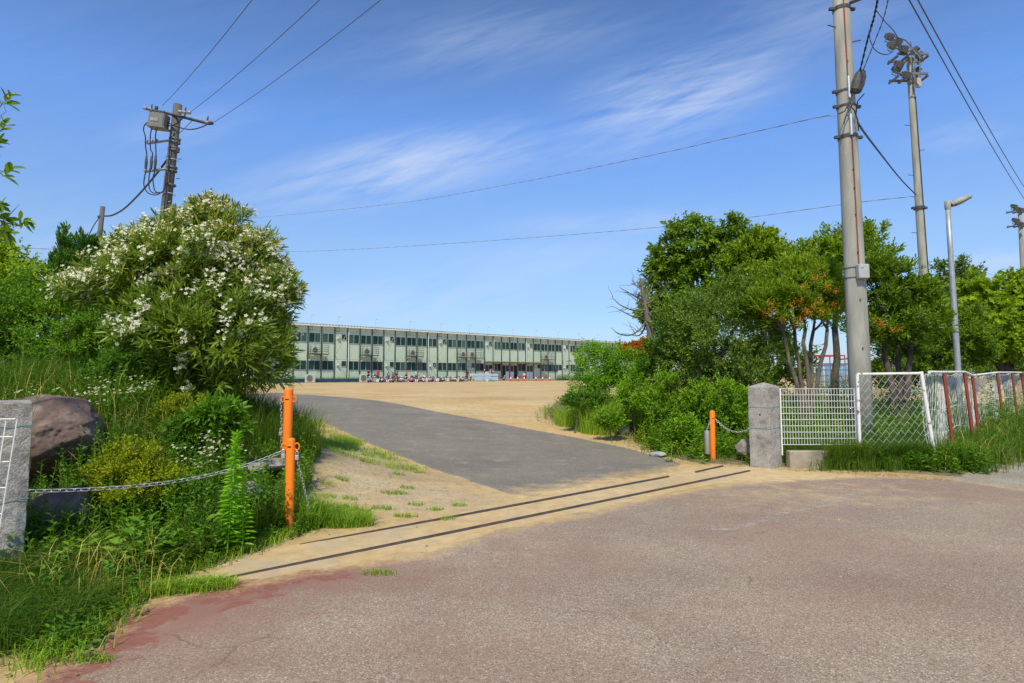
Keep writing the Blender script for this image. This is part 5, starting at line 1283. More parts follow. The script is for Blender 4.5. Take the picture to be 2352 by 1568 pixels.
D = 14.0; plant('leafy_shrub', 'mid-green leafy shrub between the dead tree and round grey-green shrub', 'shrub', gbase(1500, D), lb_([(1500, 830, 40, 38), (1530, 800, 28, 50), (1545, 725, 18, 30), (1510, 870, 50, 34)], D), 800, 10, .07, .032, 'six', L_weed, m_bark, r0=.03, twig=.16, upb=.4)
D = 20; plant('dark_shrub', 'added thicket of shrubs for the dark shade behind the orange-flowered tree stems', 'shrub', gbase(1740, D), lb_([(1760, 790, 60, 60), (1700, 850, 60, 50), (1800, 840, 55, 55, -2.5), (1740, 860, 60, 40, -2.5), (1640, 870, 60, 40), (1840, 862, 26, 30, -2.5), (1770, 780, 40, 40, -2)], D), 1700, 10, .10, .05, 'six', L_dark, m_bark, r0=.05, twig=.3)  # added thicket, stands in for the shade under the crowns
D = 19; plant('dark_shrub', 'added thicket of shrubs for the dark shade behind the chain-link panel', 'shrub', gbase(2080, D), lb_([(2050, 850, 60, 40), (2110, 860, 50, 36), (2030, 800, 45, 45), (2080, 800, 50, 45), (2010, 870, 26, 26)], D), 1000, 10, .10, .05, 'six', L_dark, m_bark, r0=.05, twig=.3)  # also added, darkens the shaded gap right of the concrete pole
for (x_, y_, rx, ry, D, nc, lab) in ((1455, 900, 34, 34, 13.2, 240, 'bushy pale green plant right of the bamboo-like shrub'), (1525, 905, 40, 40, 12.8, 300, 'bushy pale green plant in front of the round grey-green shrub'), (1600, 915, 34, 30, 12.6, 240, 'bushy pale green plant in the middle of the right bed'), (1670, 915, 40, 36, 12.2, 300, 'bushy pale green plant just left of the right granite pillar'), (1400, 955, 30, 22, 13.0, 170, 'low bushy plant at the sandy left edge of the right bed'), (1575, 985, 34, 26, 11.6, 200, 'low bushy plant above the flat grey stone by the drive')):
    plant('leafy_shrub', lab, 'shrub', gbase(x_, D), lb_([(x_, y_, rx, ry), (x_ - rx * .6, y_ + ry * .5, rx * .6, ry * .6), (x_ + rx * .6, y_ + ry * .6, rx * .6, ry * .6), (x_, y_ + ry, rx * .9, ry * .6)], D), nc, 12, .075, .030, 'six', L_fresh, m_bark, r0=.015, twig=.20, upb=1.1, spread=1.0, rough=.3, group='bushy plants of the right bed')
D = 23; plant('dark_shrub', 'long dark hedge of shrubs under the yellow-green maple', 'shrub', gbase(2290, D), lb_([(2200, 850, 50, 34), (2260, 850, 50, 36), (2320, 845, 50, 38), (2380, 850, 60, 40), (2150, 865, 40, 28)], D), 1300, 10, .10, .05, 'six', L_dark, m_bark, r0=.04, twig=.3)
D = 10.5; plant('dark_shrub', 'dark undergrowth behind the grass mound left of the oleander', 'shrub', gbase(120, D), lb_([(40, 830, 90, 50), (150, 830, 90, 50), (260, 830, 80, 50), (-70, 830, 90, 60)], D), 1300, 10, .075, .034, 'six', L_weedd, m_bark, r0=.03, twig=.22)
# stout old trunk seen under the crowns
D = 15.5; b_ = gbase(1693, D); o = empty('tree_stump', b_); tag(o, 'pale bare trunk in the shade left of the right pillar', 'tree trunk'); mb = MB(); limb(mb, (0, 0, -.1), p3(1686, 836, D) - b_, .20, .13, n=5, sides=10); mb.build('trunk', m_barkp, o, True)
# dead tree
D = 16.2; b_ = gbase(1478, D); o = empty('dead_tree', b_); tag(o, 'bare dead tree with broken top and leafless drooping branches', 'tree'); mb = MB()
TR = [p3(x_, y_, D) - b_ for x_, y_ in ((1478, 860), (1488, 810), (1494, 770), (1486, 725), (1480, 690), (1476, 665), (1474, 640))]
TR = [np.array((TR[0][0] - .05, 0, -.1))] + TR
mb.tube(curve(TR, 4), np.linspace(.14, .035, len(curve(TR, 4))), 9); mb.build('trunk', m_deadbark, o, True); mb = MB()
for pts, dD in ((((1486, 735), (1468, 758), (1445, 770), (1420, 765), (1404, 752)), -.4), (((1484, 712), (1455, 712), (1425, 700), (1408, 684)), -.6), (((1484, 722), (1460, 728), (1430, 715), (1412, 705)), .5), (((1482, 705), (1462, 690), (1440, 672)), .3), (((1478, 690), (1455, 678), (1432, 664)), -.4), (((1477, 668), (1462, 656), (1448, 650)), .1), (((1480, 700), (1500, 690), (1520, 668), (1530, 655)), -.5), (((1486, 720), (1510, 715), (1545, 722)), -.6), (((1485, 735), (1505, 745), (1530, 735)), -.8), (((1475, 655), (1482, 645), (1490, 640)), .1), (((1486, 742), (1468, 770), (1438, 766)), .6), (((1480, 690), (1492, 672), (1500, 650)), .3), (((1484, 706), (1470, 692), (1466, 672)), -.2)):
    n = len(pts); P = [p3(x_, y_, D + dD * i / (n - 1)) - b_ for i, (x_, y_) in enumerate(pts)]; Q_ = curve(P, 5); mb.tube(Q_, np.linspace(.032, .006, len(Q_)), 5)
    for _ in range(5): i = rng.integers(len(Q_) // 3, len(Q_)); limb(mb, Q_[i], Q_[i] + rdir(1)[0] * (.35, .3, .25) + (-.08, 0, .1), .009, .003, n=4, wob=.2, sides=3)
mb.build('branches', m_deadbark, o, True)

# --- grass and weeds (ground cover nobody could count)
def blades(mb, P, h, wd, lean=.35, outdir=None):
    n = len(P); h = np.broadcast_to(h, (n,))[:, None] * (.55 + .7 * rng.random((n, 1))); d = rng.normal(size=(n, 3)); d[:, 2] = 0; d = unit(d)
    if outdir is not None: d = unit(d + outdir)
    ln = lean * (.3 + 1.3 * rng.random((n, 1))); s_ = unit(np.cross(d, UP) + rng.normal(0, .4, (n, 3)) * (1, 1, 0)) * wd * .5
    m_ = P + UP * h * .6 + d * h * ln * .28; t_ = P + UP * h * (1 - .25 * ln) + d * h * ln
    V = np.stack([P - s_, P + s_, m_ + s_ * .8, m_ - s_ * .8, t_], 1).reshape(-1, 3); k = np.arange(n) * 5
    mb.add(V, np.stack([k, k + 1, k + 2, k + 3], 1)); mb.add(np.zeros((0, 3)), np.zeros((0, 3), int))
    tri = np.stack([k + 3, k + 2, k + 4], 1) + (mb.n - len(V)); mb.f.append(tri); mb.m.append(np.zeros(n, int)); return mb


def spots(n, c, r_, poly_=None, edge=None):
    a_ = rng.random(n) * 6.283; q = np.sqrt(rng.random(n)); x_ = c[0] + r_[0] * q * np.cos(a_); y_ = c[1] + r_[1] * q * np.sin(a_)
    if poly_ is not None: k = inside(poly_, x_, y_); x_, y_ = x_[k], y_[k]
    return np.stack([x_, y_, H(x_, y_)], 1)


def patchy(P, sc=1.0):
    return .5 + .25 * (np.sin(P[:, 0] * 3.1 * sc + 1.3) * np.sin(P[:, 1] * 2.7 * sc + .4) + np.sin(P[:, 0] * 6.7 * sc + P[:, 1] * 5.1 * sc) * .7 + np.sin(P[:, 0] * 1.3 * sc - P[:, 1] * 1.9 * sc + 2) * .6)


def thin(P, keep=.55, sc=1.0):
    n = patchy(P, sc); return P[n + rng.normal(0, .08, len(P)) > np.quantile(n, 1 - keep)] if len(P) else P


def along(n, line, sd, off=0):
    d = np.r_[0, np.cumsum(np.linalg.norm(np.diff(line, axis=0), axis=1))]; s_ = rng.random(n) * d[-1]
    x_ = np.interp(s_, d, line[:, 0]) + rng.normal(0, sd, n); y_ = np.interp(s_, d, line[:, 1]) + rng.normal(0, sd, n) + off
    return np.stack([x_, y_, H(x_, y_)], 1)


g = MB()
blades(g, spots(9000, (-5.3, 6.8), (1.5, 1.3)), .55, .005, .7)
blades(g, spots(9000, (-3.75, 8.3), (1.15, .8)), .58, .006, .45)
blades(g, thin(spots(13000, (-2.9, 3.85), (.95, 1.0), left_bed), .75, 1.4), .25, .0050, 1.1, np.array((.9, -.25, 0)))
blades(g, spots(1800, (-3.3, 5.4), (1.5, 1.0), left_bed), .30, .005, .7)
blades(g, spots(3000, (-2.3, 5.5), (.55, .7), left_bed), .38, .006, .6)
blades(g, spots(2500, (-2.9, 7.0), (.8, 1.3), left_bed), .32, .005, .6)
tag(g.build('grass', L_grass), 'tall fine dark grass on the mounds and bed left of the entrance', 'grass', kind='stuff')
g = MB()
bl = np.array([gp(*q)[:2] for q in ((655, 1238), (560, 1268), (430, 1316), (330, 1346), (250, 1400), (170, 1480), (60, 1545))])
blades(g, along(3500, bl, .09, .05), .11, .006, .9); blades(g, along(2500, np.array([gp(*q)[:2] for q in ((250, 1395), (330, 1372), (420, 1362), (520, 1352))]), .05), .09, .006, .9)
blades(g, spots(3600, gp(780, 1203)[:2], (.62, .30), grass_patch), .15, .007, .9); blades(g, spots(900, gp(700, 1215)[:2], (.2, .25)), .30, .008, .9)
P_ = thin(spots(5000, gp(720, 1040)[:2], (.75, 1.5)), .5, 1.5); P_ = P_[~inside(drive_poly, P_[:, 0], P_[:, 1])]; blades(g, P_, .12, .007, .8); P_ = thin(spots(2600, gp(700, 975)[:2], (.5, 1.6)), .5); P_ = P_[~inside(drive_poly, P_[:, 0], P_[:, 1])]; blades(g, P_, .16, .008, .7)
for i in range(90):
    P_ = spots(60, gp(rng.uniform(690, 960), rng.uniform(975, 1095))[:2], (.22, .2)); P_ = P_[~inside(drive_poly, P_[:, 0], P_[:, 1])]
    if len(P_): blades(g, P_, .07, .006, .9)
for i in range(26):
    P_ = spots(70, gp(rng.uniform(720, 1080), rng.uniform(1020, 1200))[:2], (.10, .07)); P_ = P_[~inside(drive_poly, P_[:, 0], P_[:, 1])]
    if len(P_): blades(g, P_, .05, .006, 1.0)
for q in ((200, 1522), (500, 1352), (870, 1322), (930, 1190), (880, 1175)): blades(g, spots(110, gp(*q)[:2], (.14, .05)), .05, .006, 1.0)
tag(g.build('grass', L_grassb), 'short bright grass fringing the sand and left orange posts', 'grass', kind='stuff')
g = MB()
blades(g, thin(spots(9000, (2.7, 14.4), (1.2, 1.0)), .6), .70, .008, .4); blades(g, thin(spots(5500, (4.3, 14.6), (.9, .8)), .6), .75, .008, .35); blades(g, spots(3000, (1.9, 15.6), (.8, .8)), .4, .008, .5)
tag(g.build('grass', L_grassb), 'tall light green grass tufts between the light green shrub and right pillar', 'grass', kind='stuff'); g = MB()
blades(g, thin(spots(1500, (5.9, 9.72), (1.3, .16)), .6, 3), .24, .007, .7); blades(g, spots(2600, (6.2, 10.1), (1.0, .25)), .42, .007, .6); blades(g, spots(1500, (5.4, 9.88), (.4, .12)), .50, .006, .6); blades(g, thin(spots(2400, (6.3, 9.92), (.6, .12)), .55, 3), .50, .006, .7); blades(g, spots(5000, (5.6, 10.8), (1.6, .7)), .45, .008, .5)
fl_ = np.array([[6.95, 9.75], [8.3, 10.75], [12, 14.0], [18.5, 20.2]]); blades(g, thin(along(19000, fl_, .26), .65, 1.3), .46, .008, .9, np.array((.3, -.3, 0)))
fl2 = np.array([[6.9, 10.6], [9, 12.6], [16, 19.5]]); blades(g, along(9000, fl2, .4), .5, .010, .5)
rb = np.array([gp(*q)[:2] for q in ((1275, 945), (1300, 980), (1400, 1000), (1440, 1008), (1520, 1043), (1590, 1060), (1640, 1064), (1715, 1068))])
blades(g, along(2600, rb, .22, .3), .17, .007, .9); blades(g, spots(3500, (1.8, 14.6), (1.4, 1.3), right_bed), .2, .008, .8)
tag(g.build('grass', L_grass), 'tall grass of the right bed, fence foot and road edge', 'grass', kind='stuff')
g = MB(); blades(g, thin(along(420, rb, .3, .4), .4), .34, .005, .8); blades(g, along(350, fl_, .35), .55, .006, .6); blades(g, spots(90, gp(210, 1380)[:2], (.5, .3)), .42, .004, 1.0); blades(g, spots(260, (-4.8, 6.3), (1.4, .9)), .8, .005, .4)
blades(g, spots(40, gp(330, 1345)[:2], (.12, .1)), .35, .005, .3); blades(g, along(160, rb[:3], .25, .5), .28, .006, .6)
tag(g.build('dry_grass', L_dry), 'scattered dry straw stalks standing in the grass', 'dry grass', kind='stuff')


def weeds(mb, P, h, m, L, W, kind, tilt=.35, smb=None, droop=.3, sr=.003, top=.15):
    n = len(P); h = h * (.6 + .6 * rng.random(n)) * (.62 + .7 * np.clip(patchy(P, 1.6), 0, 1)); ln = rng.normal(0, .16, (n, 3)); ln[:, 2] = 1; ax_ = unit(ln)
    k = m; t = np.tile((np.arange(k) + .6) / k, n) ** .85; Pb = np.repeat(P, k, 0) + np.repeat(ax_, k, 0) * (np.repeat(h, k) * t)[:, None]
    ph = np.tile(np.arange(k) * 2.4, n) + np.repeat(rng.random(n) * 6.28, k); d = np.stack([np.cos(ph), np.sin(ph), tilt + t * .5], 1)
    N = unit(UP + np.stack([-np.cos(ph), -np.sin(ph), 0 * ph], 1) * .25 + rng.normal(0, .25, (n * k, 3))); l_ = L * (.6 + .55 * rng.random(n * k)) * (1.05 - (1 - top * 3) * t * .6)
    leafgeo(mb, Pb, d, N, l_, W / L * l_, kind, .15, droop)
    if smb is not None:
        for i in range(n): smb.tube([P[i] - ax_[i] * .02, P[i] + ax_[i] * h[i] * .5, P[i] + ax_[i] * h[i]], [sr, sr * .8, sr * .4], 3, cap=False)
    return mb


g, st1 = MB(), MB()
weeds(g, thin(spots(330, (-2.7, 4.75), (1.25, .45), left_bed), .6, 1.7), .27, 12, .085, .042, 'six', .3, st1); weeds(g, spots(130, (-3.7, 5.3), (1.0, .6), left_bed), .33, 15, .08, .026, 'six', .5, st1)
weeds(g, spots(300, (-2.9, 6.6), (.9, 1.0), left_bed), .45, 14, .085, .035, 'six', .4, st1); weeds(g, spots(330, (-4.2, 6.6), (1.0, .8), left_bed), .55, 17, .085, .032, 'six', .4, st1); weeds(g, spots(260, (-5.6, 6.9), (1.1, 1.0)), .6, 18, .06, .02, 'six', .5, st1); weeds(g, spots(330, (-3.1, 5.8), (1.1, .6), left_bed), .48, 17, .075, .03, 'six', .4, st1); weeds(g, spots(150, (-4.0, 5.0), (.6, .5)), .30, 14, .06, .02, 'six', .5, st1)
weeds(g, spots(160, (-2.2, 5.2), (.5, .6), left_bed), .30, 12, .09, .04, 'six', .4, st1)
weeds(g, thin(spots(130, (-2.55, 4.3), (.6, .5), left_bed), .6, 2), .24, 11, .08, .036, 'six', .4, st1); weeds(g, spots(70, gp(250, 1490)[:2] + np.array((-.3, .1)), (.5, .22), left_bed), .12, 9, .09, .022, 'six', .5, st1)
weeds(g, along(260, bl, .10, .15), .16, 10, .07, .028, 'six', .3, st1)
weeds(g, spots(75, (-2.55, 5.5), (.5, .4), left_bed), .62, 19, .085, .03, 'six', .45, st1); weeds(g, spots(90, (-3.5, 5.75), (.6, .3), left_bed), .6, 18, .085, .03, 'six', .45, st1)
tag(g.build('weeds', L_weedd), 'mixed broad-leaved weeds filling the bed left of the entrance', 'weeds', kind='stuff')
g = MB()
weeds(g, spots(46, (-2.75, 4.65), (.6, .25), left_bed), .32, 9, .14, .07, 'six', .25, st1); weeds(g, spots(60, (-3.7, 5.2), (.5, .4)), .5, 18, .075, .018, 'six', .6, st1); weeds(g, spots(70, (-2.6, 5.2), (.7, .35), left_bed), .52, 17, .08, .032, 'six', .4, st1)
tag(g.build('weeds', L_weed), 'lighter large-leaved weeds under the sagging chain', 'weeds', kind='stuff')
g = MB()
weeds(g, thin(spots(700, (4.6, 13.9), (2.0, 1.2), right_bed), .5), 1.05, 20, .11, .045, 'six', .4, st1); weeds(g, thin(spots(620, (4.1, 12.8), (2.3, 1.5), right_bed), .5, 1.3), .55, 15, .10, .042, 'six', .35, st1); weeds(g, spots(150, (3.2, 11.6), (1.6, .9), right_bed), .26, 12, .10, .05, 'six', .3, st1); weeds(g, along(130, rb, .3, .55), .22, 11, .10, .05, 'six', .3, st1); weeds(g, thin(spots(420, (5.3, 12.4), (1.8, 1.5)), .55), .65, 17, .10, .036, 'six', .4, st1)
weeds(g, thin(spots(400, (2.0, 14.5), (1.2, 1.0), right_bed), .5, 1.4), .5, 14, .09, .036, 'six', .4, st1)
tag(g.build('weeds', L_fresh), 'fresh green weeds filling the bed left of the right pillar', 'weeds', kind='stuff')
g = MB(); weeds(g, spots(160, (3.9, 12.6), (1.9, 1.4), right_bed), .6, 20, .09, .03, 'six', .6, st1); weeds(g, spots(60, (3.6, 11.4), (1.3, .6), right_bed), .35, 12, .13, .06, 'six', .3, st1); weeds(g, spots(50, (2.2, 14.6), (1.0, .9), right_bed), .7, 22, .09, .028, 'six', .6, st1)
tag(g.build('weeds', L_weedd), 'darker broad weeds among the fresh green ones left of the right pillar', 'weeds', kind='stuff')
g = MB()
weeds(g, thin(spots(130, (6.2, 9.85), (.9, .2)), .5, 2), .32, 13, .10, .045, 'six', .35, st1); weeds(g, thin(spots(130, (6.9, 9.6), (.65, .35)), .55, 2), .36, 14, .10, .045, 'six', .35, st1); weeds(g, thin(along(420, fl_, .3), .5, 1.2), .42, 13, .11, .045, 'six', .4, st1)
weeds(g, spots(420, (6.4, 12.2), (2.0, 1.6)), .7, 16, .11, .045, 'six', .4, st1); weeds(g, spots(260, (8.6, 17.6), (3.6, .9)), 1.0, 18, .12, .05, 'six', .4, st1); weeds(g, spots(420, (10.5, 15.2), (3.2, 1.6)), 1.0, 18, .12, .05, 'six', .4, st1)
tag(g.build('weeds', L_weed), 'weeds and brambles around the fences on the right', 'weeds', kind='stuff')
tag(st1.build('weed_stems', L_weed), 'thin green stems of the weeds', 'weeds', kind='stuff')
# clover with white heads at the tip of the right bed
cv = spots(500, (1.55, 14.9), (1.2, 1.3), right_bed); g = leafgeo(MB(), cv + UP * .12 * rng.random((len(cv), 1)) + UP * .06, rdir(len(cv)), np.tile(UP, (len(cv), 1)) + rdir(len(cv)) * .3, .016, .016, 'star', droop=0)
tag(g.build('clover_flowers', L_white), 'small white clover heads at the sandy tip of the right bed', 'flowers', kind='stuff')

# tall goldenrods
def goldenrod(x_, y_, h, lab, m=240):
    z = H(x_, y_); o = empty('goldenrod', (x_, y_, z)); tag(o, lab, 'plant', 'tall goldenrod stalks beside the short orange post')
    ax_ = unit(np.array((rng.normal(0, .04), rng.normal(0, .04), 1.))); MB().tube([(0, 0, -.02), ax_ * h * .5, ax_ * h], [.006, .005, .002], 6).build('stem', L_bright, o)
    t = (np.arange(m) + .5) / m; t = .12 + .88 * t ** .8; ph = np.arange(m) * 2.4 + rng.random(m); tl = np.where(t > .8, .9, .15) + .3 * rng.random(m)
    d = np.stack([np.cos(ph), np.sin(ph), tl], 1); l_ = .13 * (1.0 - .45 * t) * (.7 + .5 * rng.random(m))
    leafgeo(MB(), ax_ * (h * t)[:, None], d, np.tile(UP, (m, 1)) + rng.normal(0, .2, (m, 3)), l_, l_ * .23, 'six', .15, .30).build('foliage', L_bright, o)


q = gp(520, 1290); goldenrod(q[0], q[1], 1.0, 'tallest bright green goldenrod stalk left of the short orange post')
q = gp(540, 1285); goldenrod(q[0] + .04, q[1] + .05, .62, 'shorter goldenrod stalk right beside the tallest one', 100)


def fleabane(px, py, D, hh, nst, lab, sp=.14):
    c = p3(px, py, D); z0 = H(c[0], c[1]); o = empty('fleabane', (c[0], c[1], z0)); tag(o, lab, 'plant', 'white flowering fleabane plants'); s_, f_, ctr = MB(), MB(), MB(); top = c[2] - z0
    PF = []
    for i in range(nst):
        tp_ = np.array((rng.normal(0, sp), rng.normal(0, sp * .6), top + rng.uniform(-hh, hh * .4))); P = limb(s_, (rng.normal(0, .03), rng.normal(0, .03), -.02), tp_, .003, .0018, n=5, wob=.12, sides=4)
        for j in range(5): e_ = tp_ + np.array((rng.normal(0, .05), rng.normal(0, .05), rng.uniform(.0, .05))); s_.tube([P[-2] * .3 + tp_ * .7, e_], .0013, 3, cap=False); PF.append(e_)
    PF = np.array(PF); n = len(PF); s_.build('stem', L_weed, o); N = unit(np.tile((0, -.45, 1.), (n, 1)) + rdir(n) * .35); Dr = np.cross(N, rdir(n))
    leafgeo(f_, PF, Dr, N, .0145, .012, 'star', droop=0).build('blossom', L_white, o)
    for p_ in PF: ctr.ell(p_ + UP * .003, (.004, .004, .003), 6, 4)
    ctr.build('flower_centre', m_fcen, o)
    k = nst * 7; P = np.stack([rng.normal(0, sp * .4, k), rng.normal(0, sp * .3, k), rng.random(k) * top * .8], 1); leafgeo(MB(), P, rdir(k) + UP * .5, np.tile(UP, (k, 1)) + rdir(k) * .3, .06, .013, 'six').build('foliage', L_weed, o)


m_fcen = mat('yellow_flower_centre', (.55, .38, .04), .8)
for a_ in ((222, 880, 6.6, .12, 7, 'white fleabane directly above the right end of the boulder'), (236, 912, 6.3, .10, 6, 'white fleabane at the right shoulder of the big boulder'), (300, 880, 6.9, .15, 4, 'sparse fleabane between the boulder and oleander'), (345, 875, 7.2, .12, 4, 'fleabane at the foot of the oleander left side'), (500, 1012, 6.0, .14, 7, 'white fleabane above the goldenrod, upper of two clumps'), (455, 1045, 5.9, .12, 8, 'white fleabane above the yellow-green boxwood, right of it'), (40, 905, 5.2, .08, 3, 'small fleabane at the top of the left granite pillar'), (1600, 940, 13.6, .2, 6, 'white fleabane among the weeds of the right bed'), (1480, 905, 14.2, .2, 4, 'white fleabane beside the tall grass of the right bed')):
    fleabane(*a_)
# little yellowing plant at the sand edge
q = gp(826, 1192); o = empty('dry_sprig', q); tag(o, 'small yellowing sprig standing on the sand right of the grass patch', 'plant'); mb, lf = MB(), MB(); tp_ = []
for i in range(16): e_ = np.array((rng.normal(0, .055), rng.normal(0, .04), rng.uniform(.10, .22))); limb(mb, (0, 0, 0), e_, .0022, .001, n=4, wob=.1, sides=3); tp_.append(e_)
mb.build('stem', L_dry, o); tp_ = np.repeat(np.array(tp_), 8, 0) * (.5 + .5 * rng.random((128, 1))); leafgeo(lf, tp_, rdir(128) + UP, rdir(128), .022, .006, 'quad').build('foliage', L_box, o)

# bits of dead leaf and straw on the sand along the planted edges
q_ = np.concatenate([along(260, bl, .12, -.12), along(200, rb, .10, -.12), along(420, np.array([gp(*p_)[:2] for p_ in ((1800, 1078), (1900, 1084), (2000, 1090), (2110, 1098), (2190, 1106))]), .09, -.02), spots(160, gp(800, 1120)[:2], (.8, .9))])
g = leafgeo(MB(), q_ + UP * .012, rdir(len(q_)) * (1, 1, .15), np.tile(UP, (len(q_), 1)) + rdir(len(q_)) * .25, rng.uniform(.015, .05, len(q_)), .012, 'quad', droop=0)
tag(g.build('leaf_litter', mat('leaf_litter', (.20, .14, .08), .9, 0, 9, (.06, .045, .03))), 'dead leaf bits and straw along the edges of the beds', 'leaf litter', kind='stuff')
# ================================================================== far playground, house
def at(px, D, z=None): x_ = (px - CX) / F * D; return np.array([x_, D, H(x_, D) if z is None else z])


m_blue = mat('blue_play_paint', (.06, .25, .42), .5, .15, 5); m_redp = mat('red_play_paint', (.42, .06, .05), .5, .15, 5)
D = 36; c = at(1925, D); o = empty('jungle_gym', c, .2); tag(o, 'blue climbing frame seen between the tree stems and concrete pole', 'climbing frame'); mb = MB()
for i in range(9):
    for j in range(4):
        mb.tube([((i - 4) * .32, (j - 1.5) * .5, 0), ((i - 4) * .32, (j - 1.5) * .5, 1.75)], .022, 5)
for z in (.35, .7, 1.05, 1.4, 1.75):
    for j in range(4): mb.tube([(-1.28, (j - 1.5) * .5, z), (1.28, (j - 1.5) * .5, z)], .022, 5)
    for i in range(9): mb.tube([((i - 4) * .32, -.75, z), ((i - 4) * .32, .75, z)], .02, 4)
mb.build('bars', m_blue, o)
D = 41; c = at(1890, D); o = empty('play_tower', c, .1); tag(o, 'red framed play tower behind the blue climbing frame', 'play tower'); mb = MB()
for x_ in (-1.0, 1.0):
    for y_ in (-.8, .8): MB().tube([(x_, y_, 0), (x_, y_, 2.25)], .04, 5).build('post', m_redp, o)
mb = MB()
for z in (2.25, 1.6): mb.tube([(-1.0, -.8, z), (1.0, -.8, z), (1.0, .8, z), (-1.0, .8, z)], .045, 5, closed=True)
mb.build('top_frame', m_redp, o); mb = MB(); mb.tube([(1.0, 0, 2.0), (2.0, 0, 2.1), (3.2, -.2, 1.75)], .05, 5); mb.build('sloping_bar', m_dark, o)
D = 38; c = at(2118, D); o = empty('play_slide', c, -.3); tag(o, 'red and green slide glimpsed behind the chain-link panel', 'slide'); MB().box((0, 0, 1.7), (.9, .8, .5), bev=.06).build('cab', m_redp, o)
m_gpl = mat('green_play_paint', (.04, .28, .16), .5)
for x_, y_ in ((-.4, -.35), (.4, -.35), (.4, .35), (-.4, .35)): MB().tube([(x_, y_, 0), (x_, y_, 1.7)], .035, 5).build('leg', m_gpl, o)
MB().tube([(.4, 0, 1.5), (1.3, 0, .8), (2.0, 0, .35)], .12, 6).build('chute', m_steel, o)
D = 90; c = at(2105, D); o = empty('house', c, .3); tag(o, 'distant white gabled house glimpsed between the trees on the right', 'house'); MB().box((0, 0, 1.5), (9, 7, 3.0)).build('wall', m_ivory, o)
mb = MB(); mb.add([(-4.8, -3.8, 2.95), (4.8, -3.8, 2.95), (4.8, 3.8, 2.95), (-4.8, 3.8, 2.95), (-4.8, 0, 4.6), (4.8, 0, 4.6)], [(0, 1, 5, 4), (2, 3, 4, 5), (3, 2, 1, 0)]); mb.f.append(np.array([(0, 4, 3), (1, 2, 5)])); mb.m.append(np.zeros(2, int)); mb.build('roof', m_eave, o)
for x_ in (-2, 2): MB().box((x_, -3.52, 1.6), (1.4, .06, 1.1)).build('window', m_gdark, o)

# ================================================================== people and things in front of the school
cols = {'black': (.015, .015, .016), 'red': (.62, .035, .03), 'pink': (.72, .20, .22), 'white': (.68, .67, .65), 'grey': (.30, .30, .32), 'navy': (.03, .04, .16), 'brown': (.12, .06, .03), 'blue': (.10, .28, .60), 'lilac': (.42, .36, .68), 'orange': (.55, .16, .04), 'cream': (.62, .56, .44), 'green': (.05, .12, .08), 'pale blue': (.40, .55, .70), 'magenta': (.60, .12, .38), 'yellow': (.60, .45, .05)}
m_c = {k: mat(k.replace(' ', '_') + '_cloth', v, .85, .15, 12) for k, v in cols.items()}
m_skin = mat('skin', (.52, .31, .21), .6, .08, 8); m_hair = mat('dark_hair', (.014, .011, .010), .5, .2, 20)
_dg = bpy.context.evaluated_depsgraph_get


def skin(name, V, E_, Rr, root=0, lv=2):
    me = bpy.data.meshes.new(name); me.from_pydata([tuple(map(float, v)) for v in V], E_, []); o = bpy.data.objects.new(name, me); C.objects.link(o)
    o.modifiers.new('s', 'SKIN'); sm = o.modifiers.new('b', 'SUBSURF'); sm.levels = sm.render_levels = lv
    for i, r_ in enumerate(Rr):
        rr = (r_, r_) if not hasattr(r_, '__len__') else r_; me.skin_vertices[0].data[i].radius = rr; me.skin_vertices[0].data[i].use_root = (i == root)
    bpy.context.view_layer.update(); m2 = bpy.data.meshes.new_from_object(o.evaluated_get(_dg())); m2.name = name
    m2.polygons.foreach_set('use_smooth', [True] * len(m2.polygons)); bpy.data.objects.remove(o); return m2


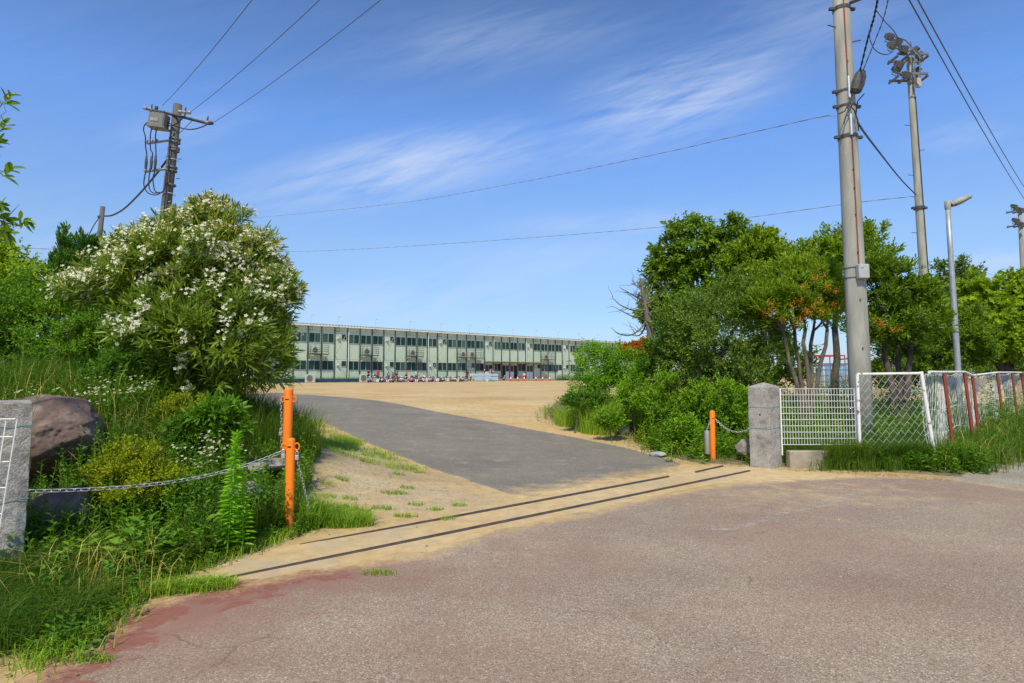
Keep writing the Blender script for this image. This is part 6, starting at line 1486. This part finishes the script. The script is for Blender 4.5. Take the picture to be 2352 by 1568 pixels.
POSE = {
    # pelvis, chest, neck, head; then shoulder/elbow/hand left, right; hip/knee/ankle/toe left, right
    'stand': dict(pel=(0, 0, .90), ch=(0, 0, 1.25), nk=(0, .0, 1.43), hd=(0, -.02, 1.58), aL=[(.18, 0, 1.37), (.24, .02, 1.10), (.23, -.08, .86)], aR=[(-.18, 0, 1.37), (-.24, .03, 1.10), (-.22, -.10, .88)], lL=[(.09, 0, .86), (.10, -.01, .48), (.11, .02, .08), (.13, -.13, .04)], lR=[(-.09, 0, .86), (-.10, -.01, .48), (-.11, .02, .08), (-.13, -.13, .04)]),
    'fold': dict(pel=(0, 0, .90), ch=(0, 0, 1.25), nk=(0, .0, 1.43), hd=(0, -.03, 1.57), aL=[(.18, 0, 1.37), (.25, -.02, 1.12), (.05, -.20, 1.08)], aR=[(-.18, 0, 1.37), (-.25, -.02, 1.12), (-.05, -.20, 1.12)], lL=[(.09, 0, .86), (.10, -.01, .48), (.11, .02, .08), (.13, -.13, .04)], lR=[(-.09, 0, .86), (-.10, -.01, .48), (-.11, .02, .08), (-.13, -.13, .04)]),
    'sit': dict(pel=(0, .10, .12), ch=(0, .02, .42), nk=(0, -.03, .58), hd=(0, -.07, .73), aL=[(.16, .0, .53), (.24, -.16, .36), (.10, -.36, .34)], aR=[(-.16, .0, .53), (-.24, -.16, .36), (-.10, -.36, .34)], lL=[(.10, .06, .13), (.15, -.26, .42), (.12, -.40, .08), (.13, -.52, .04)], lR=[(-.10, .06, .13), (-.15, -.26, .42), (-.12, -.40, .08), (-.13, -.52, .04)]),
    'crouch': dict(pel=(0, .12, .32), ch=(0, -.06, .62), nk=(0, -.14, .76), hd=(0, -.20, .90), aL=[(.17, -.06, .72), (.24, -.26, .54), (.12, -.42, .42)], aR=[(-.17, -.06, .72), (-.24, -.26, .54), (-.12, -.42, .42)], lL=[(.10, .10, .32), (.16, -.28, .46), (.13, -.02, .08), (.15, -.16, .04)], lR=[(-.10, .10, .32), (-.16, -.28, .46), (-.13, -.02, .08), (-.15, -.16, .04)]),
    'bench': dict(pel=(0, .08, .45), ch=(0, .02, .78), nk=(0, -.02, .95), hd=(0, -.05, 1.10), aL=[(.17, .0, .89), (.24, -.10, .66), (.12, -.32, .56)], aR=[(-.17, .0, .89), (-.24, -.10, .66), (-.12, -.32, .56)], lL=[(.10, .02, .45), (.12, -.38, .46), (.12, -.36, .08), (.13, -.50, .04)], lR=[(-.10, .02, .45), (-.12, -.38, .46), (-.12, -.36, .08), (-.13, -.50, .04)])}
MESH = {}


def pose_meshes(ps):
    if ps in MESH: return MESH[ps]
    p = POSE[ps]; V = [p['pel'], p['ch'], p['nk'], p['hd']] + p['aL'] + p['aR'] + p['lL'] + p['lR']
    hd = np.array(p['hd']); V = V + [tuple(hd + (0, .005, .09))]
    E_ = [(0, 1), (1, 2), (2, 3), (3, 18), (1, 4), (4, 5), (5, 6), (1, 7), (7, 8), (8, 9), (0, 10), (10, 11), (11, 12), (12, 13), (0, 14), (14, 15), (15, 16), (16, 17)]
    Rr = [(.12, .095), (.135, .10), .055, (.085, .095), .058, .045, .036, .058, .045, .036, .085, .06, .042, .038, .085, .06, .042, .038, (.06, .07)]
    body = skin('body', V, E_, Rr)
    sv = [p['pel'], p['ch'], (np.array(p['nk']) * .8 + np.array(p['ch']) * .2)] + [p['aL'][0], np.array(p['aL'][0]) * .35 + np.array(p['aL'][1]) * .65] + [p['aR'][0], np.array(p['aR'][0]) * .35 + np.array(p['aR'][1]) * .65]
    shirt = skin('shirt', sv, [(0, 1), (1, 2), (1, 3), (3, 4), (1, 5), (5, 6)], [(.15, .115), (.16, .12), .07, .08, .066, .08, .066])
    tv = [np.array(p['pel']) + (0, 0, .03)] + p['lL'][:3] + p['lR'][:3]
    tro = skin('trousers', tv, [(0, 1), (1, 2), (2, 3), (0, 4), (4, 5), (5, 6)], [(.15, .115), .10, .075, .06, .10, .075, .06])
    hair = MB(); hair.ell(hd + (0, .025, .055), (.108, .115, .105), 12, 8); ho = hair.build('hair', m_hair); hm = ho.data; bpy.data.objects.remove(ho); hm.polygons.foreach_set('use_smooth', [True] * len(hm.polygons))
    fa = MB(); fa.ell(hd + (0, -.098, .01), (.012, .014, .02), 6, 4)
    cap = MB(); cap.ell(hd + (0, .015, .07), (.114, .12, .095), 12, 8).box(hd + (0, -.13, .075), (.16, .12, .015), bev=.004); co = cap.build('cap', m_c['white']); cm_ = co.data; bpy.data.objects.remove(co)
    ch = np.array(p['ch']); bp_ = MB().box(ch + (0, .19, .0), (.28, .15, .36), bev=.04); bo = bp_.build('backpack', m_c['black']); bm_ = bo.data; bpy.data.objects.remove(bo)
    MESH[ps] = dict(body=body, shirt=shirt, trousers=tro, hair=hm, cap=cm_, backpack=bm_); return MESH[ps]


def person(loc, rz, s_, ps, shirt, trou, lab, group=None, cap=None, pack=None):
    M_ = pose_meshes(ps); o = empty('person', loc, rz); o.scale = (s_, s_, s_); tag(o, lab, 'person', group)
    for k, mt in (('body', m_skin), ('shirt', m_c[shirt]), ('trousers', m_c[trou]), ('hair', m_hair), ('cap', m_c[cap] if cap else None), ('backpack', m_c[pack] if pack else None)):
        if mt is None: continue
        me = M_[k]; c = bpy.data.objects.new(k, me); C.objects.link(c); c.parent = o
        if not me.materials: me.materials.append(mt)
        c.material_slots[0].link = 'OBJECT'; c.material_slots[0].material = mt
    return o


def r1x(x_): return (1200 + x_ / 6.533) / 1.4452
def r2x(x_): return (1500 + x_ / 5.88) / 1.4452


def yl(px, off):
    """a spot on the yard at photo column px, off metres in front of the school wall"""
    u = (px - CX) / F; nx, ny = .68, -.7332; bx, by = -26.11 + nx * off, 72.77 + ny * off
    t = (u * by - bx) / (.7332 - u * .68); return np.array([bx + t * .7332, by + t * .68, YARD])


G_T = 'standing people in front of the school'
FA = bt   # facing the camera side
for px, off, rz, s_, ps, sh_, tr_, lab, cap, pack in (
        (r1x(158), 3.0, FA + .5, .98, 'fold', 'black', 'black', 'adult in black shirt with folded arms, leftmost of the standing people', None, None),
        (r1x(362), 4.6, FA + 3.3, .99, 'stand', 'red', 'navy', 'adult in bright red shirt seen from behind above the seated children', None, None),
        (r1x(298), 4.0, FA + 2.6, .74, 'stand', 'white', 'navy', 'child with blue cap and black backpack just left of the red-shirted adult', 'blue', 'black'),
        (r1x(592), 3.9, FA + 2.9, .78, 'stand', 'black', 'navy', 'standing child with grey backpack left of the pink bag', None, 'grey'),
        (r1x(690), 3.8, FA + 1.2, .74, 'stand', 'black', 'black', 'standing child bent under a pink backpack', None, 'pink'),
        (r1x(785), 4.6, FA + 1.3, .80, 'stand', 'black', 'navy', 'child in black cap and black backpack left of the pink-shirted adult', 'black', 'black'),
        (r1x(978), 3.6, FA + .5, .98, 'fold', 'pink', 'black', 'adult in pink shirt holding a board among the seated children', None, None),
        (r1x(1195), 3.2, FA + .4, .95, 'stand', 'white', 'black', 'adult in white top right of the pink-shirted adult', None, None),
        (r1x(1225), 4.0, FA + 3.0, .74, 'stand', 'navy', 'navy', 'child with pale grey backpack in front of the white-topped adult', None, 'grey'),
        (r1x(1362), 3.8, FA + .3, .66, 'stand', 'white', 'black', 'small standing child in white with long dark hair', None, None),
        (r1x(2295), 4.9, FA + 3.0, .97, 'stand', 'black', 'brown', 'adult in black shirt and brown trousers at the right end of the seated row', None, None),
        (r2x(372), 4.3, FA + .2, .74, 'stand', 'white', 'navy', 'child in white shirt and navy shorts beside the brown-trousered adult', None, 'navy')):
    q = yl(px, off); person(q, rz, s_, ps, sh_, tr_, lab, G_T, cap, pack)
for px, off, z, rz, s_, ps, sh_, tr_, lab, cap, pack in (
        (r2x(635), 1.2, .36, FA + .8, .82, 'stand', 'black', 'grey', 'person in black with white cap on the entrance step left of the open door', 'white', None),
        (r2x(752), 1.3, .36, FA + 2.6, .84, 'stand', 'pink', 'white', 'person in pink top and white cap at the open entrance door', 'white', None),
        (r2x(785), 1.6, .36, FA + 2.2, .84, 'stand', 'white', 'black', 'person in white with black bag leaving the entrance door', 'white', 'black'),
        (r2x(1412), 1.5, .36, FA - .8, .84, 'bench', 'white', 'navy', 'person in white shirt seated on a low bench by the entrance', None, 'black'),
        (r2x(1012), 3.4, 0, FA + 1.0, .80, 'crouch', 'grey', 'navy', 'crouching child in grey shirt and white cap left of the traffic cones', 'white', None),
        (r2x(2212), 3.0, 0, FA + .3, .66, 'crouch', 'black', 'black', 'squatting child with yellow cap right of the last traffic cone', 'yellow', None),
        (r2x(2300), 3.0, 0, FA - .6, .66, 'crouch', 'black', 'magenta', 'squatting child in black and magenta next to the light green shrub', None, None)):
    q = yl(px, off); q[2] = YARD + z; person(q, rz, s_, ps, sh_, tr_, lab, 'people around the school entrance', cap, pack)
# seated children: front row and back row
seat = [(175, 'lilac', 'white'), (232, 'pale blue', None), (305, 'grey', 'white'), (352, 'white', None), (405, 'cream', None), (460, 'white', 'black'), (500, 'black', 'white'), (545, 'white', None), (580, 'black', None), (635, 'pale blue', 'white'), (665, 'white', None), (712, 'navy', None), (745, 'orange', 'orange'), (800, 'navy', 'cream'), (845, 'pink', None), (880, 'white', 'white'), (915, 'grey', None), (965, 'black', 'cream'), (1010, 'green', 'cream'), (1050, 'white', 'white'), (1100, 'lilac', None), (1130, 'pink', None), (1160, 'white', None), (1205, 'navy', None), (1240, 'white', 'white'), (1290, 'green', None), (1345, 'white', None), (1378, 'magenta', 'white'), (1430, 'white', None), (1475, 'cream', 'cream'), (1508, 'orange', None), (1560, 'navy', None), (1610, 'lilac', 'white'), (1650, 'white', None), (1682, 'lilac', None), (1740, 'black', 'white'), (1775, 'white', None), (1840, 'cream', None), (1890, 'white', 'white'), (1925, 'cream', None), (1975, 'pale blue', 'white'), (2020, 'white', 'pink'), (2060, 'grey', None), (2110, 'white', None), (2150, 'black', 'white'), (2190, 'white', None), (2225, 'red', 'red'), (2255, 'navy', None)]
marks = [(158, 'the leftmost black-shirted adult'), (362, 'the red-shirted adult'), (592, 'the grey-backpacked child'), (785, 'the black-capped child'), (978, 'the pink-shirted adult'), (1210, 'the white-topped adult'), (1362, 'the small child in white'), (1800, 'the empty wall stretch'), (2295, 'the brown-trousered adult')]
seen = {}
for i, (x_, sh_, cp_) in enumerate(seat):
    back = i % 3 == 1; q = yl(r1x(x_), 5.0 + rng.uniform(-.2, .2) - (1.1 if back else 0)); m_ = min(marks, key=lambda t: abs(t[0] - x_)); side = 'left of' if x_ < m_[0] else 'right of'
    lab = f'seated child in {sh_} {"with " + cp_ + " cap" if cp_ else "bareheaded"}, {"back" if back else "front"} row {side} {m_[1]}'
    if lab in seen: lab = lab.replace(' row ', ' row, farther ')
    seen[lab] = 1
    person(q, FA + rng.uniform(-.7, .7) + (3.1 if i % 4 == 2 else 0), .80 + rng.uniform(-.06, .08), 'sit', sh_, ['navy', 'black', 'grey', 'white', 'navy'][i % 5], lab, 'children seated in rows on the yard', cp_, [None, 'black', None, 'grey', 'orange', None, 'magenta'][i % 7])
# bundles / mats beside the children
m_col = m_c
q = yl(r1x(2060), 2.2); o = empty('timber_stack', q, bt); tag(o, 'long stack of orange brown timber behind the seated children', 'timber'); mb = MB()
for j in range(3): mb.box((0, j * .22, .12), (4.2, .2, .22), bev=.01)
for j in range(2): mb.box((.2, .1 + j * .22, .34), (3.8, .2, .2), bev=.01)
mb.build('planks', mat('timber', (.42, .24, .07), .8, .2, 5), o)
# traffic cones
m_cone = mat('red_cone_plastic', (.70, .03, .02), .5, .1, 6)
proto = None
for i, x_ in enumerate((1150, 1284, 1412, 1638, 1770, 1905)):
    q = yl(r2x(x_), 3.3)
    if proto is None:
        o = empty('traffic_cone', q, bt); MB().box((0, 0, .03), (.42, .42, .06), bev=.02).lathe((0, 0, .06), [(.17, 0), (.15, .03), (.035, .68), (.02, .70), (.001, .70)], 16).build('cone', m_cone, o)
        MB().lathe((0, 0, .06), [(.112, .25), (.114, .251), (.078, .45), (.076, .451)], 16).build('white_band', m_c['white'], o); proto = o
    else:
        o = proto.copy(); C.objects.link(o); o.location = q
        for ch in proto.children: c = ch.copy(); C.objects.link(c); c.parent = o
    o.scale = (1.15,) * 3
    tag(o, ['red and white traffic cone nearest the crouching child, leftmost', 'red and white traffic cone second from the crouching child', 'red and white traffic cone below the seated person on the bench', 'red and white traffic cone fourth in line, after the wide gap', 'red and white traffic cone just left of the dark-based last cone', 'red and white traffic cone at the right end beside the green planter'][i], 'traffic cone', 'traffic cones in front of the entrance')
# washing trough table
q = yl(r2x(640), 3.0); o = empty('wash_trough', q, bt); tag(o, 'pale blue long trough table on legs in front of the entrance door', 'trough'); mb = MB()
mb.box((0, 0, .95), (4.4, .9, .30), bev=.03).build('basin', mat('pale_blue_trough', (.42, .55, .66), .4, .1, 5), o)
MB().box((0, -.47, .78), (4.4, .05, .06)).box((0, -.47, .40), (4.4, .03, .52)).build('skirt', m_c['pale blue'], o)
for x_ in (-2.1, 0, 2.1):
    for y_ in (-.4, .4): MB().box((x_, y_, .4), (.08, .08, .8)).build('leg', m_pipe, o)
for i, (x_, cn) in enumerate(((760, 'green'), (690, 'white'), (610, 'grey'))):
    q = yl(r2x(x_), 3.5); o = MB().lathe((0, 0, 0), [(.13, 0), (.17, .3), (.16, .31), (.12, .04), (.001, .04)], 12).build('bucket', mat('green_bucket', (.02, .35, .12), .5) if cn == 'green' else m_c[cn]); o.location = q; tag(o, f'{cn} bucket under the pale blue trough', 'bucket', 'buckets under the trough')
# benches by the entrance
for x_, off, lab in ((900, 1.4, 'low brown bench right of the open entrance door'), (1380, 1.4, 'low brown bench under the seated person by the entrance')):
    q = yl(r2x(x_), off); q[2] = YARD + .36; o = empty('bench', q, bt); tag(o, lab, 'bench', 'low benches by the entrance'); MB().box((0, 0, .34), (1.7, .4, .08), bev=.01).build('seat', mat('bench_wood', (.30, .13, .04), .7) if 'bench_wood' not in bpy.data.materials else bpy.data.materials['bench_wood'], o)
    for s_ in (-1, 1): MB().box((s_ * .7, 0, .15), (.08, .34, .30)).build('leg', bpy.data.materials['bench_wood'], o)
# potted plants and a yellow notice along the wall
for i, (x_, lab) in enumerate(((1830, 'wire crate of climbing plants left of the green planter'),)):
    q = yl(r2x(x_), 1.6); o = empty('planter_crate', q, bt); tag(o, lab, 'planter'); mb = MB()
    for z in (.1, .4, .7, 1.0): mb.tube([(-.5, -.3, z), (.5, -.3, z), (.5, .3, z), (-.5, .3, z)], .02, 4, closed=True)
    for x2 in np.linspace(-.5, .5, 6): mb.tube([(x2, -.3, 0), (x2, -.3, 1.0)], .015, 4)
    mb.build('wire_crate', m_zinc, o); leafgeo(MB(), rng.uniform((-.45, -.25, .1), (.45, .25, 1.1), (500, 3)), rdir(500) + UP * .4, rdir(500), .12, .06, 'quad').build('foliage', L_weed, o)
q = yl(r2x(2105), 1.3); o = empty('notice_board', q, bt); tag(o, 'small cream notice board on a post in the green planter', 'notice board'); MB().box((0, 0, 1.35), (.85, .05, .62), bev=.01).build('board', m_c['cream'], o); MB().tube([(0, .03, 0), (0, .03, 1.1)], .03, 6).build('post', m_zinc, o)
# seedlings along the foot of the wall
P = [bpt(k_, -1.0 + rng.uniform(-.15, .15), .1) for k_ in rng.uniform(-1, 13, 600)] + [bpt(k_, -1.3, .35) for k_ in rng.uniform(25.5, 30, 300)]
g = weeds(MB(), np.array(P), .55, 8, .16, .07, 'quad', .5); tag(g.build('seedlings', L_weed), 'thin row of young plants along the foot of the school wall', 'plants', kind='stuff')
